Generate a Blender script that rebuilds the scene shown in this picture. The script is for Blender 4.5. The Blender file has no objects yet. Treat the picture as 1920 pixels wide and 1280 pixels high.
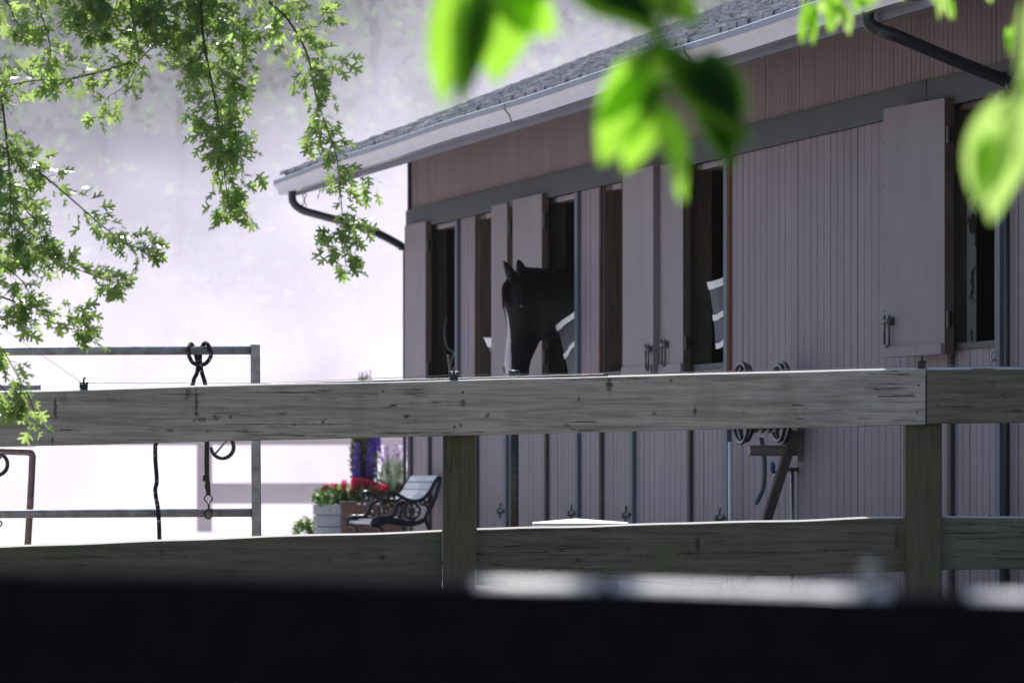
import bpy, bmesh, math, random
from mathutils import Vector, Matrix, noise
random.seed(7)
S = bpy.context.scene
COL = S.collection
PI = math.pi
V = Vector
# ------------------------------------------------------------------ camera
FPX, HY, CH = 11000.0, 890.0, 0.63          # focal length in photo pixels, horizon row, eye height
def P(x, y, D):                              # photo pixel at distance D -> world point
    return V(((x-960)*D/FPX, D, CH-(y-HY)*D/FPX))
cd = bpy.data.cameras.new("camera"); cam = bpy.data.objects.new("camera", cd); COL.objects.link(cam)
cam.location = (0, 0, CH); cam.rotation_euler = (PI/2, 0, 0)
cd.sensor_width = 36; cd.lens = FPX/1920*36; cd.shift_y = (HY-640)/1920
cd.clip_start = 0.1; cd.clip_end = 2000
cd.dof.use_dof = True; cd.dof.focus_distance = 26.2; cd.dof.aperture_fstop = 7.6
S.camera = cam
# ------------------------------------------------------------------ sky, sun, exposure
SUN_EL, SUN_AZ = math.radians(49), math.radians(-6)      # azimuth from +Y, negative = left
sdir = V((math.sin(SUN_AZ)*math.cos(SUN_EL), math.cos(SUN_AZ)*math.cos(SUN_EL), math.sin(SUN_EL)))
w = bpy.data.worlds.new("World"); S.world = w; w.use_nodes = True
nt = w.node_tree; bg = nt.nodes["Background"]
sk = nt.nodes.new("ShaderNodeTexSky"); sk.sky_type = 'NISHITA'; sk.sun_disc = False
sk.sun_elevation = SUN_EL; sk.sun_rotation = -SUN_AZ if False else SUN_AZ
sk.air_density = 1.0; sk.dust_density = 1.2; sk.ozone_density = 1.0
nt.links.new(sk.outputs[0], bg.inputs[0]); bg.inputs[1].default_value = 0.125
sl = bpy.data.lights.new("sun", 'SUN'); sl.energy = 4.5; sl.angle = math.radians(0.55); sl.color = (1.0, 0.955, 0.90)
so = bpy.data.objects.new("sun", sl); COL.objects.link(so); so.rotation_euler = sdir.to_track_quat('Z', 'Y').to_euler()
S.view_settings.view_transform = 'Standard'; S.view_settings.look = 'None'; S.view_settings.gamma = 1
S.view_settings.exposure = 0.5
S.render.engine = 'CYCLES'
cy = S.cycles
cy.use_denoising = True; cy.max_bounces = 8; cy.diffuse_bounces = 4; cy.glossy_bounces = 3
cy.transmission_bounces = 4; cy.volume_bounces = 1; cy.transparent_max_bounces = 8
cy.sample_clamp_indirect = 6; cy.volume_step_rate = 1.0; cy.volume_max_steps = 96
cy.caustics_reflective = False; cy.caustics_refractive = False

# ------------------------------------------------------------------ materials
MATS = {}
class NT:
    def __init__(s, name):
        s.m = bpy.data.materials.new(name); s.m.use_nodes = True; s.t = s.m.node_tree
        s.bsdf = s.t.nodes["Principled BSDF"]; s.out = s.t.nodes["Material Output"]
        s.tc = s.t.nodes.new("ShaderNodeTexCoord")
    def n(s, typ, **kw):
        o = s.t.nodes.new(typ)
        for k, v in kw.items(): setattr(o, k, v)
        return o
    def l(s, a, b): s.t.links.new(a, b)
    def mapping(s, scale=(1,1,1), rot=(0,0,0), loc=(0,0,0), src=None):
        m = s.n("ShaderNodeMapping"); m.inputs['Scale'].default_value = scale; m.inputs['Rotation'].default_value = rot
        m.inputs['Location'].default_value = loc
        s.l(src or s.tc.outputs['Object'], m.inputs[0]); return m.outputs[0]
    def noise(s, vec, scale=5, detail=4, rough=.55, dist=0):
        o = s.n("ShaderNodeTexNoise"); s.l(vec, o.inputs['Vector']); o.inputs['Scale'].default_value = scale
        o.inputs['Detail'].default_value = detail; o.inputs['Roughness'].default_value = rough
        o.inputs['Distortion'].default_value = dist; return o.outputs['Fac']
    def ramp(s, fac, stops):
        r = s.n("ShaderNodeValToRGB"); e = r.color_ramp.elements
        while len(e) < len(stops): e.new(0.5)
        for i, (p, c) in enumerate(stops):
            e[i].position = p; e[i].color = (*c, 1) if isinstance(c, tuple) else (c, c, c, 1)
        s.l(fac, r.inputs[0]); return r.outputs[0]
    def mix(s, fac, a, b, typ='MIX'):
        m = s.n("ShaderNodeMix", data_type='RGBA', blend_type=typ)
        for k, v in ((0, fac), (6, a), (7, b)):
            if isinstance(v, (int, float)): m.inputs[k].default_value = v
            elif isinstance(v, tuple): m.inputs[k].default_value = (*v, 1)
            else: s.l(v, m.inputs[k])
        return m.outputs[2]
    def math(s, op, a, b=0.0, c=None):
        m = s.n("ShaderNodeMath", operation=op)
        for k, v in ((0, a), (1, b), (2, c)):
            if v is None: continue
            if isinstance(v, (int, float)): m.inputs[k].default_value = v
            else: s.l(v, m.inputs[k])
        return m.outputs[0]
    def bump(s, h, strength=.3, dist=.01):
        b = s.n("ShaderNodeBump"); b.inputs['Strength'].default_value = strength; b.inputs['Distance'].default_value = dist
        s.l(h, b.inputs['Height']); s.l(b.outputs[0], s.bsdf.inputs['Normal'])
    def fin(s, color, rough=.7, metal=0.0, spec=.4):
        if isinstance(color, tuple): s.bsdf.inputs['Base Color'].default_value = (*color, 1)
        else: s.l(color, s.bsdf.inputs['Base Color'])
        if isinstance(rough, (int, float)): s.bsdf.inputs['Roughness'].default_value = rough
        else: s.l(rough, s.bsdf.inputs['Roughness'])
        s.bsdf.inputs['Metallic'].default_value = metal
        s.bsdf.inputs['Specular IOR Level'].default_value = spec
        return s.m

def plain(name, c, rough=.6, metal=0., var=.25, scale=14, bump=.15, spec=.4):
    k = NT(name)
    n = k.noise(k.mapping(), scale, 5)
    d = tuple(x*(1-var) for x in c); e = tuple(min(1, x*(1+var)) for x in c)
    col = k.ramp(n, [(.3, d), (.7, e)])
    if bump: k.bump(k.noise(k.mapping(), scale*4, 3), bump, .004)
    return k.fin(col, rough, metal, spec)

def weathered(name, light, dark, axis='X', rough=.85, knots=True, spots=(), stain=(.1,.12,.06), seed=0, stainamt=.35, crack=.75):
    """old sawn timber: grain along one axis, knots, checks and green stains"""
    k = NT(name)
    sc = {'X': (.9, 14, 14), 'Z': (14, 14, .9)}[axis]
    loc = (seed*3.1, seed*1.7, seed*2.3)
    v = k.mapping(sc, loc=loc)
    g1 = k.noise(v, 3.2, 7, .65, .6); g2 = k.noise(k.mapping(tuple(q*4.5 if q > 2 else q*1.3 for q in sc), loc=loc), 4, 4, .6)
    mott = k.noise(k.mapping(loc=loc), 3.0, 4)
    col = k.ramp(g1, [(.22, dark), (.42, tuple(a*.55+b*.45 for a, b in zip(light, dark))), (.55, light), (.8, tuple(min(1, x*1.15) for x in light))])
    col = k.mix(k.math('MULTIPLY', k.math('SUBTRACT', g2, .35), 1.0), col, tuple(x*.55 for x in dark), 'MIX')
    col = k.mix(k.math('MULTIPLY', k.ramp(mott, [(.45, 0.), (.75, 1.)]), stainamt), col, stain)
    drip = k.noise(k.mapping((5, 5, 1.6) if axis == 'X' else (4, 4, 2), loc=loc), 2.2, 3)
    col = k.mix(k.math('MULTIPLY', k.ramp(drip, [(.52, 0.), (.80, 1.)]), .22), col, tuple(x*.8 for x in dark))
    h = g1
    # long drying checks
    cv = k.noise(k.mapping({'X': (.22, 5, 6.5), 'Z': (6, 6, .28)}[axis], loc=(seed, 4+seed, seed*2)), 2.0, 5, .55, .3)
    ck = k.math('LESS_THAN', k.math('ABSOLUTE', k.math('SUBTRACT', cv, .5)), .0055)
    cm = k.math('GREATER_THAN', k.noise(k.mapping(loc=(seed*2, 1, 3)), 1.6, 2), .53)
    ck = k.math('MULTIPLY', ck, cm)
    col = k.mix(k.math('MULTIPLY', ck, crack), col, (.012, .012, .01))
    fine = k.noise(k.mapping({'X': (3, 90, 90), 'Z': (90, 90, 3)}[axis], loc=loc), 2, 3, .6)
    col = k.mix(k.math('MULTIPLY', k.ramp(fine, [(.5, 0.), (.75, 1.)]), .35), col, dark)
    if knots:
        vo = k.n("ShaderNodeTexVoronoi"); 
        k.l(k.mapping({'X': (3.4, .01, 5.2), 'Z': (5, 5, 1.6)}[axis], loc=(seed*1.3, 0, seed*.77+.3)), vo.inputs['Vector']); vo.inputs['Scale'].default_value = .8
        vo.inputs['Randomness'].default_value = 1.0
        dist = k.math('ADD', vo.outputs['Distance'], k.math('MULTIPLY', k.math('SUBTRACT', k.noise(k.mapping(), 40, 4), .5), .12))
        sepc = k.n("ShaderNodeSeparateColor"); k.l(vo.outputs['Color'], sepc.inputs[0])
        sel = k.math('GREATER_THAN', sepc.outputs[0], .45)
        core = k.math('MULTIPLY', k.ramp(dist, [(.05, 1.), (.13, 0.)]), sel)
        halo = k.math('MULTIPLY', k.ramp(dist, [(.10, 1.), (.36, 0.)]), sel)
        col = k.mix(k.math('MULTIPLY', halo, .5), col, tuple(x*.9 for x in dark))
        col = k.mix(k.math('MULTIPLY', core, .8), col, (.03, .028, .02))
    if spots:
        so_ = k.n('ShaderNodeSeparateXYZ'); k.l(k.tc.outputs['Object'], so_.inputs[0])
        wob = k.math('MULTIPLY', k.math('SUBTRACT', k.noise(k.mapping((30, 1, 30)), 2.2, 4, .65), .5), 2.6)
        wo2 = k.math('MULTIPLY', k.math('SUBTRACT', k.noise(k.mapping((12, 1, 12)), 2.2, 4, .65), .5), 1.6)
        tot = None
        for (x, z, a_, b_, st) in spots:
            dx = k.math('DIVIDE', k.math('SUBTRACT', so_.outputs[0], x), a_); dz = k.math('DIVIDE', k.math('SUBTRACT', so_.outputs[2], z), b_)
            dd = k.math('SQRT', k.math('ADD', k.math('POWER', k.math('ABSOLUTE', dx), 2.), k.math('POWER', k.math('ABSOLUTE', dz), 2.)))
            dd = k.math('ADD', dd, k.math('ADD', wob, k.math('MULTIPLY', wo2, .5)))
            f1 = k.math('MULTIPLY', k.ramp(dd, [(.25, 1.), (.95, 0.)]), st)
            tot = f1 if tot is None else k.math('MAXIMUM', tot, f1)
        col = k.mix(tot, col, tuple(x*.22 for x in dark))
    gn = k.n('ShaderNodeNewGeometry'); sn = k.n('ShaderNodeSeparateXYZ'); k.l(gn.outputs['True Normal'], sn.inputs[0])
    if axis == 'X': col = k.mix(k.math('MULTIPLY', k.math('GREATER_THAN', sn.outputs[2], .6), .8), col, (.58, .55, .53))     # bleached upper faces, painted paler still in place of the sunlit rim
    k.bump(k.math('SUBTRACT', h, k.math('MULTIPLY', ck, .8)), .5, .004)
    return k.fin(col, rough, 0, .25)

def leafmat(name, front, trans, gloss=.35, mixf=.55, var=.25, specc=.06, fm=.35):
    k = NT(name); t = k.t
    n = k.noise(k.mapping(), 6, 2)
    oi = k.n("ShaderNodeObjectInfo")
    c1 = k.ramp(n, [(.3, tuple(x*(1-var) for x in front)), (.7, tuple(x*(1+var) for x in front))])
    c2 = k.ramp(n, [(.3, tuple(x*(1-var*.6) for x in trans)), (.7, tuple(x*(1+var*.5) for x in trans))])
    d = k.n("ShaderNodeBsdfDiffuse"); k.l(c1, d.inputs[0])
    tr = k.n("ShaderNodeBsdfTranslucent"); k.l(c2, tr.inputs[0])
    g = k.n("ShaderNodeBsdfGlossy"); g.inputs['Roughness'].default_value = gloss; g.inputs[0].default_value = (1, 1, 1, 1)
    m1 = k.n("ShaderNodeMixShader"); m1.inputs[0].default_value = mixf; k.l(d.outputs[0], m1.inputs[1]); k.l(tr.outputs[0], m1.inputs[2])
    m2 = k.n("ShaderNodeMixShader"); fr = k.n("ShaderNodeLayerWeight"); fr.inputs[0].default_value = .12
    k.l(k.math('ADD', k.math('MULTIPLY', fr.outputs['Fresnel'], fm), specc), m2.inputs[0]); k.l(m1.outputs[0], m2.inputs[1]); k.l(g.outputs[0], m2.inputs[2])
    k.l(m2.outputs[0], k.out.inputs[0]); t.nodes.remove(k.bsdf)
    return k.m

def siding_mat(name, c, stain=.5, bumpy=.1):
    k = NT(name)
    v1 = k.noise(k.mapping((1.2, 1.2, .5)), 2.2, 4)
    v2 = k.noise(k.mapping((22, 22, 1.4)), 2.0, 5, .6)
    v0 = k.noise(k.mapping((.5, .5, .35)), 1.6, 5, .6)
    col = k.ramp(v1, [(.3, tuple(x*.84 for x in c)), (.7, tuple(x*1.1 for x in c))])
    col = k.mix(k.math('MULTIPLY', k.ramp(v0, [(.45, 0.), (.7, 1.)]), .35), col, tuple(x*q for x, q in zip(c, (.80, .78, .80))))
    sz = k.n('ShaderNodeSeparateXYZ'); k.l(k.tc.outputs['Object'], sz.inputs[0])
    low = k.math('ADD', sz.outputs[2], k.math('MULTIPLY', k.math('SUBTRACT', k.noise(k.mapping((3, 3, 1.2)), 3, 4), .5), .9))
    col = k.mix(k.math('MULTIPLY', k.ramp(low, [(.1, 1.), (.55, 0.)]), .4), col, (.14, .11, .09))
    col = k.mix(k.math('MULTIPLY', k.ramp(v2, [(.5, 0.), (.78, 1.)]), stain), col, tuple(x*.6 for x in c))
    sp = k.noise(k.mapping(), 38, 2)
    col = k.mix(k.math('MULTIPLY', k.ramp(sp, [(.70, 0.), (.74, 1.)]), .55), col, tuple(x*.35 for x in c))
    k.bump(v2, bumpy, .003)
    return k.fin(col, .62, 0, .35)

M = {}
M['siding'] = siding_mat('siding_paint', (.218, .175, .211))
M['siding_up'] = siding_mat('upper_siding_paint', (.222, .170, .176))
M['leafdoor'] = siding_mat('door_paint', (.235, .197, .222), .3)
M['trim'] = siding_mat('trim_paint', (.040, .047, .058), .25)
M['door_trim'] = siding_mat('door_trim_paint', (.10, .12, .165), .2)
M['jamb'] = weathered('jamb_wood', (.13, .10, .085), (.05, .04, .035), 'Z', knots=False, stain=(.16, .07, .035), seed=3)
M['rawwood'] = weathered('chewed_wood', (.33, .14, .065), (.14, .06, .03), 'Z', knots=False, stain=(.3, .12, .05), seed=5)
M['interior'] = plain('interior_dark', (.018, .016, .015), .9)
M['gutter'] = plain('gutter_paint', (.29, .295, .39), .28, .25, .12, 6, .05, .6)
M['downspout'] = plain('downspout_paint', (.016, .018, .028), .42, .0, .15, 10, .04, .6)
M['fascia'] = siding_mat('fascia_paint', (.17, .165, .215), .3)
M['soffit'] = siding_mat('soffit_paint', (.10, .085, .085), .3)
DF_ = 24.6
def SP(l): return [((x-960)*DF_/FPX, CH-(y-HY)*DF_/FPX, a*DF_/FPX, b*DF_/FPX, st) for x, y, a, b, st in l]
TOPK = SP([(368, 760, 5, 42, .85), (378, 786, 22, 5, .7), (352, 738, 8, 18, .6), (104, 765, 4, 30, .8), (118, 745, 14, 14, .35), (404, 782, 12, 7, .75), (432, 780, 4, 7, .8), (92, 805, 8, 6, .95), (122, 806, 40, 2.2, .85), (98, 826, 3, 14, .8), (320, 808, 10, 3, .6), (600, 795, 60, 3, .55), (520, 800, 40, 4, .45), (762, 780, 7, 6, .85), (530, 775, 12, 4, .6), (606, 790, 5, 6, .8), (868, 755, 7, 12, .7), (914, 778, 6, 5, .8), (864, 797, 4, 4, .8), (1062, 798, 10, 5, .5), (1085, 748, 3, 5, .9), (1142, 721, 9, 20, .9), (1228, 775, 5, 7, .85), (1303, 770, 5, 12, .85), (1258, 713, 3, 5, .8), (1395, 774, 4, 4, .6), (1500, 776, 60, 1.8, .6), (1570, 768, 50, 2, .5), (700, 738, 16, 3, .4), (205, 748, 24, 3, .4)])
LOWK = SP([(1310, 1022, 7, 26, .8), (1295, 1038, 26, 4, .75), (1085, 1050, 7, 5, .6), (1178, 1030, 8, 6, .5), (1210, 1042, 60, 2, .5), (1420, 1036, 130, 1.8, .85), (1570, 1031, 60, 1.8, .8), (1640, 1040, 34, 2.4, .8), (1685, 1008, 6, 30, .6), (716, 1045, 9, 7, .7), (425, 1072, 22, 6, .5), (615, 1052, 6, 5, .5), (300, 1040, 5, 18, .4), (150, 1060, 10, 5, .5), (1000, 1070, 12, 4, .6)])
BRK = SP([(1780, 748, 26, 1.8, .7), (1880, 742, 5, 6, .8), (1865, 745, 60, 1.8, .7), (1800, 762, 40, 3, .7), (1905, 770, 30, 4, .7), (1862, 716, 10, 1.5, .7), (1860, 722, 10, 1.5, .6), (1810, 1000, 70, 1.6, .8), (1900, 996, 40, 1.6, .6)])
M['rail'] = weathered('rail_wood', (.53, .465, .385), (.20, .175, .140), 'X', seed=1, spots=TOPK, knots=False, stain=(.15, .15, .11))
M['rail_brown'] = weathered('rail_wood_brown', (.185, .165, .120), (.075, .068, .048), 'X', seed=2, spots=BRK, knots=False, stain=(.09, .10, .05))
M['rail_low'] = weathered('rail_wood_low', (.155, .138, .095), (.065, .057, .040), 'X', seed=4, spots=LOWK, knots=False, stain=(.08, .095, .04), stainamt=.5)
M['post'] = weathered('post_wood', (.125, .102, .070), (.048, .042, .025), 'Z', seed=6, stain=(.09, .11, .03), stainamt=.6, knots=False)
M['arena'] = weathered('arena_wood', (.22, .15, .13), (.11, .07, .06), 'X', seed=7, stain=(.13, .09, .07))
M['board'] = weathered('leaning_board_wood', (.10, .085, .075), (.045, .04, .035), 'Z', seed=8, knots=False)
M['cedar'] = weathered('planter_wood', (.20, .125, .11), (.09, .055, .05), 'X', seed=9, knots=False, stain=(.2, .13, .1))
M['black_rail'] = plain('black_painted_wood', (.004, .0042, .006), .7, 0, .3, 30, .25, .08)
M['sun_top'] = plain('painted_sun_rail_top', (.36, .34, .39), .42, 0, .3, 30, .25, .5)  # pale colour standing in for sunlight on the near rail
M['pipe'] = plain('galvanised_pipe', (.34, .32, .32), .42, .35, .35, 20, .08, .5)
M['rust_pipe'] = plain('rusty_pipe', (.14, .09, .08), .5, .3, .4, 25, .15, .5)
M['black_metal'] = plain('black_cast_iron', (.018, .018, .022), .32, .4, .3, 40, .1, .6)
M['steel'] = plain('worn_steel', (.32, .30, .27), .3, .9, .3, 60, .1, .5)
M['dull_steel'] = plain('dull_steel', (.10, .095, .10), .45, .6, .3, 60, .1, .5)
M['dark_steel'] = plain('dark_steel', (.06, .055, .05), .35, .8, .4, 60, .15, .5)
M['white_plastic'] = plain('white_plastic', (.78, .78, .8), .4, 0, .05, 8, .03)
M['grey_plastic'] = plain('grey_plastic', (.2, .21, .24), .5, 0, .1, 8, .03)
M['black_plastic'] = plain('black_plastic', (.015, .015, .017), .35, 0, .2, 20, .05)
M['blue_plastic'] = plain('blue_plastic', (.02, .03, .075), .35, 0, .15, 20, .05)
M['bright_blue'] = plain('blue_handle', (.03, .09, .35), .4, 0, .15, 20, .05)
M['tan'] = plain('tan_plastic', (.24, .20, .19), .5, 0, .15, 10, .05)
M['hose'] = plain('grey_hose', (.07, .08, .11), .28, 0, .2, 30, .03)
M['slat'] = plain('bench_slat', (.20, .21, .25), .30, 0, .12, 12, .08)
M['pale_board'] = weathered('pale_board_paint', (.36, .36, .40), (.22, .22, .25), 'X', seed=12, knots=False, stain=(.3, .3, .33))
M['mesh_fabric'] = plain('guard_fabric', (.075, .075, .10), .7, 0, .15, 90, .2)
M['white_web'] = plain('white_webbing', (.78, .77, .78), .7, 0, .06, 90, .15)
M['trunk'] = weathered('bark', (.10, .085, .07), (.035, .03, .025), 'Z', seed=11, knots=False)
M['twig'] = plain('twig_bark', (.045, .033, .028), .7, 0, .3, 40, .2)
M['haw'] = leafmat('hawthorn_leaf', (.018, .045, .02), (.60, .84, .22), .30, .46, .35, specc=.025, fm=.22)
M['cherry'] = leafmat('broad_leaf', (.010, .035, .004), (.46, .90, .07), .4, .52, .12, specc=.004, fm=.1)
M['cherry2'] = leafmat('broad_leaf_pale', (.03, .07, .012), (.60, .90, .22), .4, .56, .12, specc=.006, fm=.1)
M['wood_leaf'] = leafmat('woodland_leaf', (.042, .055, .028), (.20, .31, .10), .5, .42, .7, specc=.0, fm=.02)
M['ger_leaf'] = leafmat('geranium_leaf', (.06, .14, .03), (.22, .40, .06), .4, .5)
M['herb_leaf'] = leafmat('herb_leaf', (.09, .13, .06), (.16, .26, .10), .5, .45)
M['grey_leaf'] = leafmat('lavender_leaf', (.26, .34, .24), (.34, .44, .28), .5, .45)
M['red'] = leafmat('red_petal', (.85, .03, .14), (.95, .06, .22), .5, .5)
M['darkred'] = leafmat('dark_red_petal', (.18, .008, .035), (.25, .01, .05), .5, .5)
M['purple'] = leafmat('purple_petal', (.20, .09, .58), (.32, .16, .85), .5, .5)
M['lilac'] = leafmat('lilac_petal', (.5, .36, .66), (.62, .45, .8), .5, .5)

k = NT('ground_sand')
g1 = k.noise(k.mapping(), .5, 6); g2 = k.noise(k.mapping(), 30, 5)
col = k.ramp(g1, [(.3, (.15, .13, .115)), (.7, (.21, .185, .16))]); col = k.mix(k.math('MULTIPLY', g2, .3), col, (.07, .06, .05))
k.bump(g2, .6, .02); M['ground'] = k.fin(col, .95, 0, .2)
k = NT('arena_sand')
g1 = k.noise(k.mapping(), .5, 6); g2 = k.noise(k.mapping(), 30, 5)
col = k.ramp(g1, [(.3, (.54, .50, .47)), (.7, (.62, .585, .55))]); col = k.mix(k.math('MULTIPLY', g2, .3), col, (.25, .21, .18))
k.bump(g2, .6, .02); M['sand'] = k.fin(col, .95, 0, .2)

k = NT('cedar_shakes')
n1 = k.noise(k.mapping((1, 1, 1)), 9, 4); n2 = k.noise(k.mapping((30, 4, 4), rot=(0, 0, 0)), 4, 5)
col = k.ramp(n1, [(.3, (.22, .205, .23)), (.7, (.42, .40, .43))]); col = k.mix(k.math('MULTIPLY', n2, .3), col, (.10, .095, .11))
k.bump(n2, .7, .01); M['shake'] = k.fin(col, .55, 0, .55)

k = NT('braided_rope')
wv = k.n("ShaderNodeTexVoronoi"); k.l(k.mapping((130, 130, 130)), wv.inputs['Vector']); wv.inputs['Scale'].default_value = 1
sp = k.n("ShaderNodeSeparateColor"); k.l(wv.outputs['Color'], sp.inputs[0])
col = k.mix(k.math('GREATER_THAN', sp.outputs[0], .93), (.014, .010, .012), (.40, .32, .2))
k.bump(k.noise(k.mapping(), 160, 2), .6, .003); M['rope'] = k.fin(col, .75, 0, .3)

k = NT('peeling_paint')
a = k.noise(k.mapping((5, 5, 1.6)), 4, 7, .7); 
col = k.mix(k.ramp(a, [(.44, 0.), (.47, 1.)]), (.085, .07, .06), (.50, .50, .47)); k.bump(a, .4, .004); M['peeling'] = k.fin(col, .7)

def volmat(name, dens, color, aniso):
    m = bpy.data.materials.new(name); m.use_nodes = True; t = m.node_tree
    t.nodes.remove(t.nodes["Principled BSDF"]); pv = t.nodes.new("ShaderNodeVolumePrincipled")
    pv.inputs['Color'].default_value = (*color, 1); pv.inputs['Density'].default_value = dens; pv.inputs['Anisotropy'].default_value = aniso
    t.links.new(pv.outputs[0], t.nodes["Material Output"].inputs['Volume']); return m, t, pv

# ------------------------------------------------------------------ mesh builder
class MB:
    def __init__(s): s.v = []; s.f = []; s.mi = []; s.pc = []
    def add(s, vs, fs, mi=0):
        b = len(s.v); s.pc.append((b, len(s.f))); s.v += [tuple(q) for q in vs]
        for f in fs: s.f.append(tuple(b+i for i in f)); s.mi.append(mi)
    def hexa(s, c, mi=0):          # 8 corners: bottom 4, top 4
        s.add(c, [(0,1,2,3), (4,7,6,5), (0,4,5,1), (1,5,6,2), (2,6,7,3), (3,7,4,0)], mi)
    def box(s, lo, hi, fr=None, mi=0):
        x0, y0, z0 = lo; x1, y1, z1 = hi
        c = [(x0,y0,z0),(x1,y0,z0),(x1,y1,z0),(x0,y1,z0),(x0,y0,z1),(x1,y0,z1),(x1,y1,z1),(x0,y1,z1)]
        if fr: c = [fr(*q) for q in c]
        s.hexa(c, mi)
    def tube(s, pts, r, n=8, mi=0, caps=True, flat=None):
        pts = [V(p) for p in pts]; m = len(pts)
        rs = r if isinstance(r, (list, tuple)) else [r]*m
        prev = None; vs = []
        for i, p in enumerate(pts):
            t = (pts[min(i+1, m-1)]-pts[max(i-1, 0)]).normalized()
            if prev is None:
                a = V((0,0,1)) if abs(t.z) < .9 else V((1,0,0)); nrm = t.cross(a).normalized()
            else: nrm = (prev-t*prev.dot(t)).normalized()
            prev = nrm; bn = t.cross(nrm)
            for j in range(n):
                an = 2*PI*j/n; vs.append(p+(nrm*math.cos(an)+bn*math.sin(an))*rs[i])
        fs = []
        for i in range(m-1):
            for j in range(n):
                k2 = (j+1) % n; fs.append((i*n+j, i*n+k2, (i+1)*n+k2, (i+1)*n+j))
        if caps: fs.append(tuple(range(n-1, -1, -1))); fs.append(tuple((m-1)*n+j for j in range(n)))
        s.add(vs, fs, mi)
    def ring(s, c, ax, R, r, n=28, m=6, mi=0, up=None, sq=1.0):
        ax = V(ax).normalized(); a = V((0,0,1)) if abs(ax.z) < .9 else V((1,0,0))
        e1 = ax.cross(a).normalized(); e2 = ax.cross(e1)
        vs = []; fs = []
        for i in range(n):
            an = 2*PI*i/n; d = e1*math.cos(an)+e2*math.sin(an)*sq; 
            for j in range(m):
                b = 2*PI*j/m; vs.append(V(c)+d*R+d*(r*math.cos(b))+ax*(r*math.sin(b)))
        for i in range(n):
            for j in range(m):
                fs.append((i*m+j, ((i+1)%n)*m+j, ((i+1)%n)*m+(j+1)%m, i*m+(j+1)%m))
        s.add(vs, fs, mi)
    def ball(s, c, r, n=10, m=7, mi=0, sc=(1,1,1)):
        c = V(c); vs = []; fs = []
        for i in range(m+1):
            th = PI*i/m
            for j in range(n):
                ph = 2*PI*j/n; vs.append(c+V((r*sc[0]*math.sin(th)*math.cos(ph), r*sc[1]*math.sin(th)*math.sin(ph), r*sc[2]*math.cos(th))))
        for i in range(m):
            for j in range(n): fs.append((i*n+j, i*n+(j+1)%n, (i+1)*n+(j+1)%n, (i+1)*n+j))
        s.add(vs, fs, mi)
    def prism(s, poly, off, mi=0):    # planar polygon (3d points) extruded by vector off
        n = len(poly); off = V(off); a = [V(p) for p in poly]; b = [p+off for p in a]
        s.add(a+b, [tuple(range(n)), tuple(range(2*n-1, n-1, -1))]+[(i, (i+1)%n, n+(i+1)%n, n+i) for i in range(n)], mi)
    def each(s, name, mats, parent, **kw):        # every added piece becomes a part of its own
        ends = s.pc[1:]+[(len(s.v), len(s.f))]; out = []
        for (b, f), (b2, f2) in zip(s.pc, ends):
            q = MB(); q.add(s.v[b:b2], [tuple(i-b for i in fc) for fc in s.f[f:f2]]); out.append(q.build(name, mats, parent, **kw))
        return out
    def build(s, name, mats, parent=None, smooth=False, bevel=0, seg=2, recalc=True):
        org = V(parent['_o']) if parent is not None else V((0,0,0))
        me = bpy.data.meshes.new(name); me.from_pydata([V(q)-org for q in s.v], [], s.f)
        if not isinstance(mats, (list, tuple)): mats = [mats]
        for q in mats: me.materials.append(q)
        me.polygons.foreach_set('material_index', s.mi); 
        if recalc:
            bm = bmesh.new(); bm.from_mesh(me); bmesh.ops.recalc_face_normals(bm, faces=bm.faces); bm.to_mesh(me); bm.free()
        if smooth: me.polygons.foreach_set('use_smooth', [True]*len(me.polygons))
        o = bpy.data.objects.new(name, me); COL.objects.link(o)
        if parent: o.parent = parent
        o['_o'] = tuple(org)
        if bevel:
            b = o.modifiers.new('bevel', 'BEVEL'); b.width = bevel; b.segments = seg; b.limit_method = 'ANGLE'
        return o

def thing(name, label, cat, loc=(0,0,0), group=None):
    o = bpy.data.objects.new(name, None); COL.objects.link(o); o.location = loc; o.empty_display_size = .1
    o['label'] = label; o['category'] = cat; o['_o'] = tuple(loc)
    if group: o['group'] = group
    return o
def tag(o, label=None, cat=None, group=None, kind=None):
    if label: o['label'] = label
    if cat: o['category'] = cat
    if group: o['group'] = group
    if kind: o['kind'] = kind
    return o
def solo(mb, name, mat, label, cat, group=None, loc=(0,0,0), **kw):   # a thing that is one mesh
    e = bpy.data.objects.new('tmp', None); e.location = loc; e['_o'] = tuple(loc)
    o = mb.build(name, mat, e, **kw); o.parent = None; o.location = loc
    bpy.data.objects.remove(e); return tag(o, label, cat, group)
def smoothpath(pts, k=6):
    pts = [V(p) for p in pts]; out = []
    for i in range(len(pts)-1):
        p0 = pts[max(i-1, 0)]; p1 = pts[i]; p2 = pts[i+1]; p3 = pts[min(i+2, len(pts)-1)]
        for j in range(k):
            t = j/k
            out.append(.5*((2*p1)+(p2-p0)*t+(2*p0-5*p1+4*p2-p3)*t*t+(3*p1-p0-3*p2+p3)*t**3))
    return out+[pts[-1]]

# ------------------------------------------------------------------ ground
mb = MB(); mb.add([(-400,-60,0),(400,-60,0),(400,700,0),(-400,700,0)], [(0,1,2,3)])
g = mb.build('ground', M['ground']); g['kind'] = 'structure'
mb = MB(); mb.add([(-160,45.5,.006),(-60,24,.006),(-3.5,24,.006),(-1.6,31.5,.006),(1.3,32.0,.006),(1.3,45.5,.006),(120,45.5,.006),(120,126,.006),(-160,126,.006)], [(0,1,2,3,4,5,6,7)])  # sand continued to the barn, unseen, added to bounce light onto its wall
g = mb.build('arena_and_bounce_ground', M['sand']); g['kind'] = 'structure'

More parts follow.
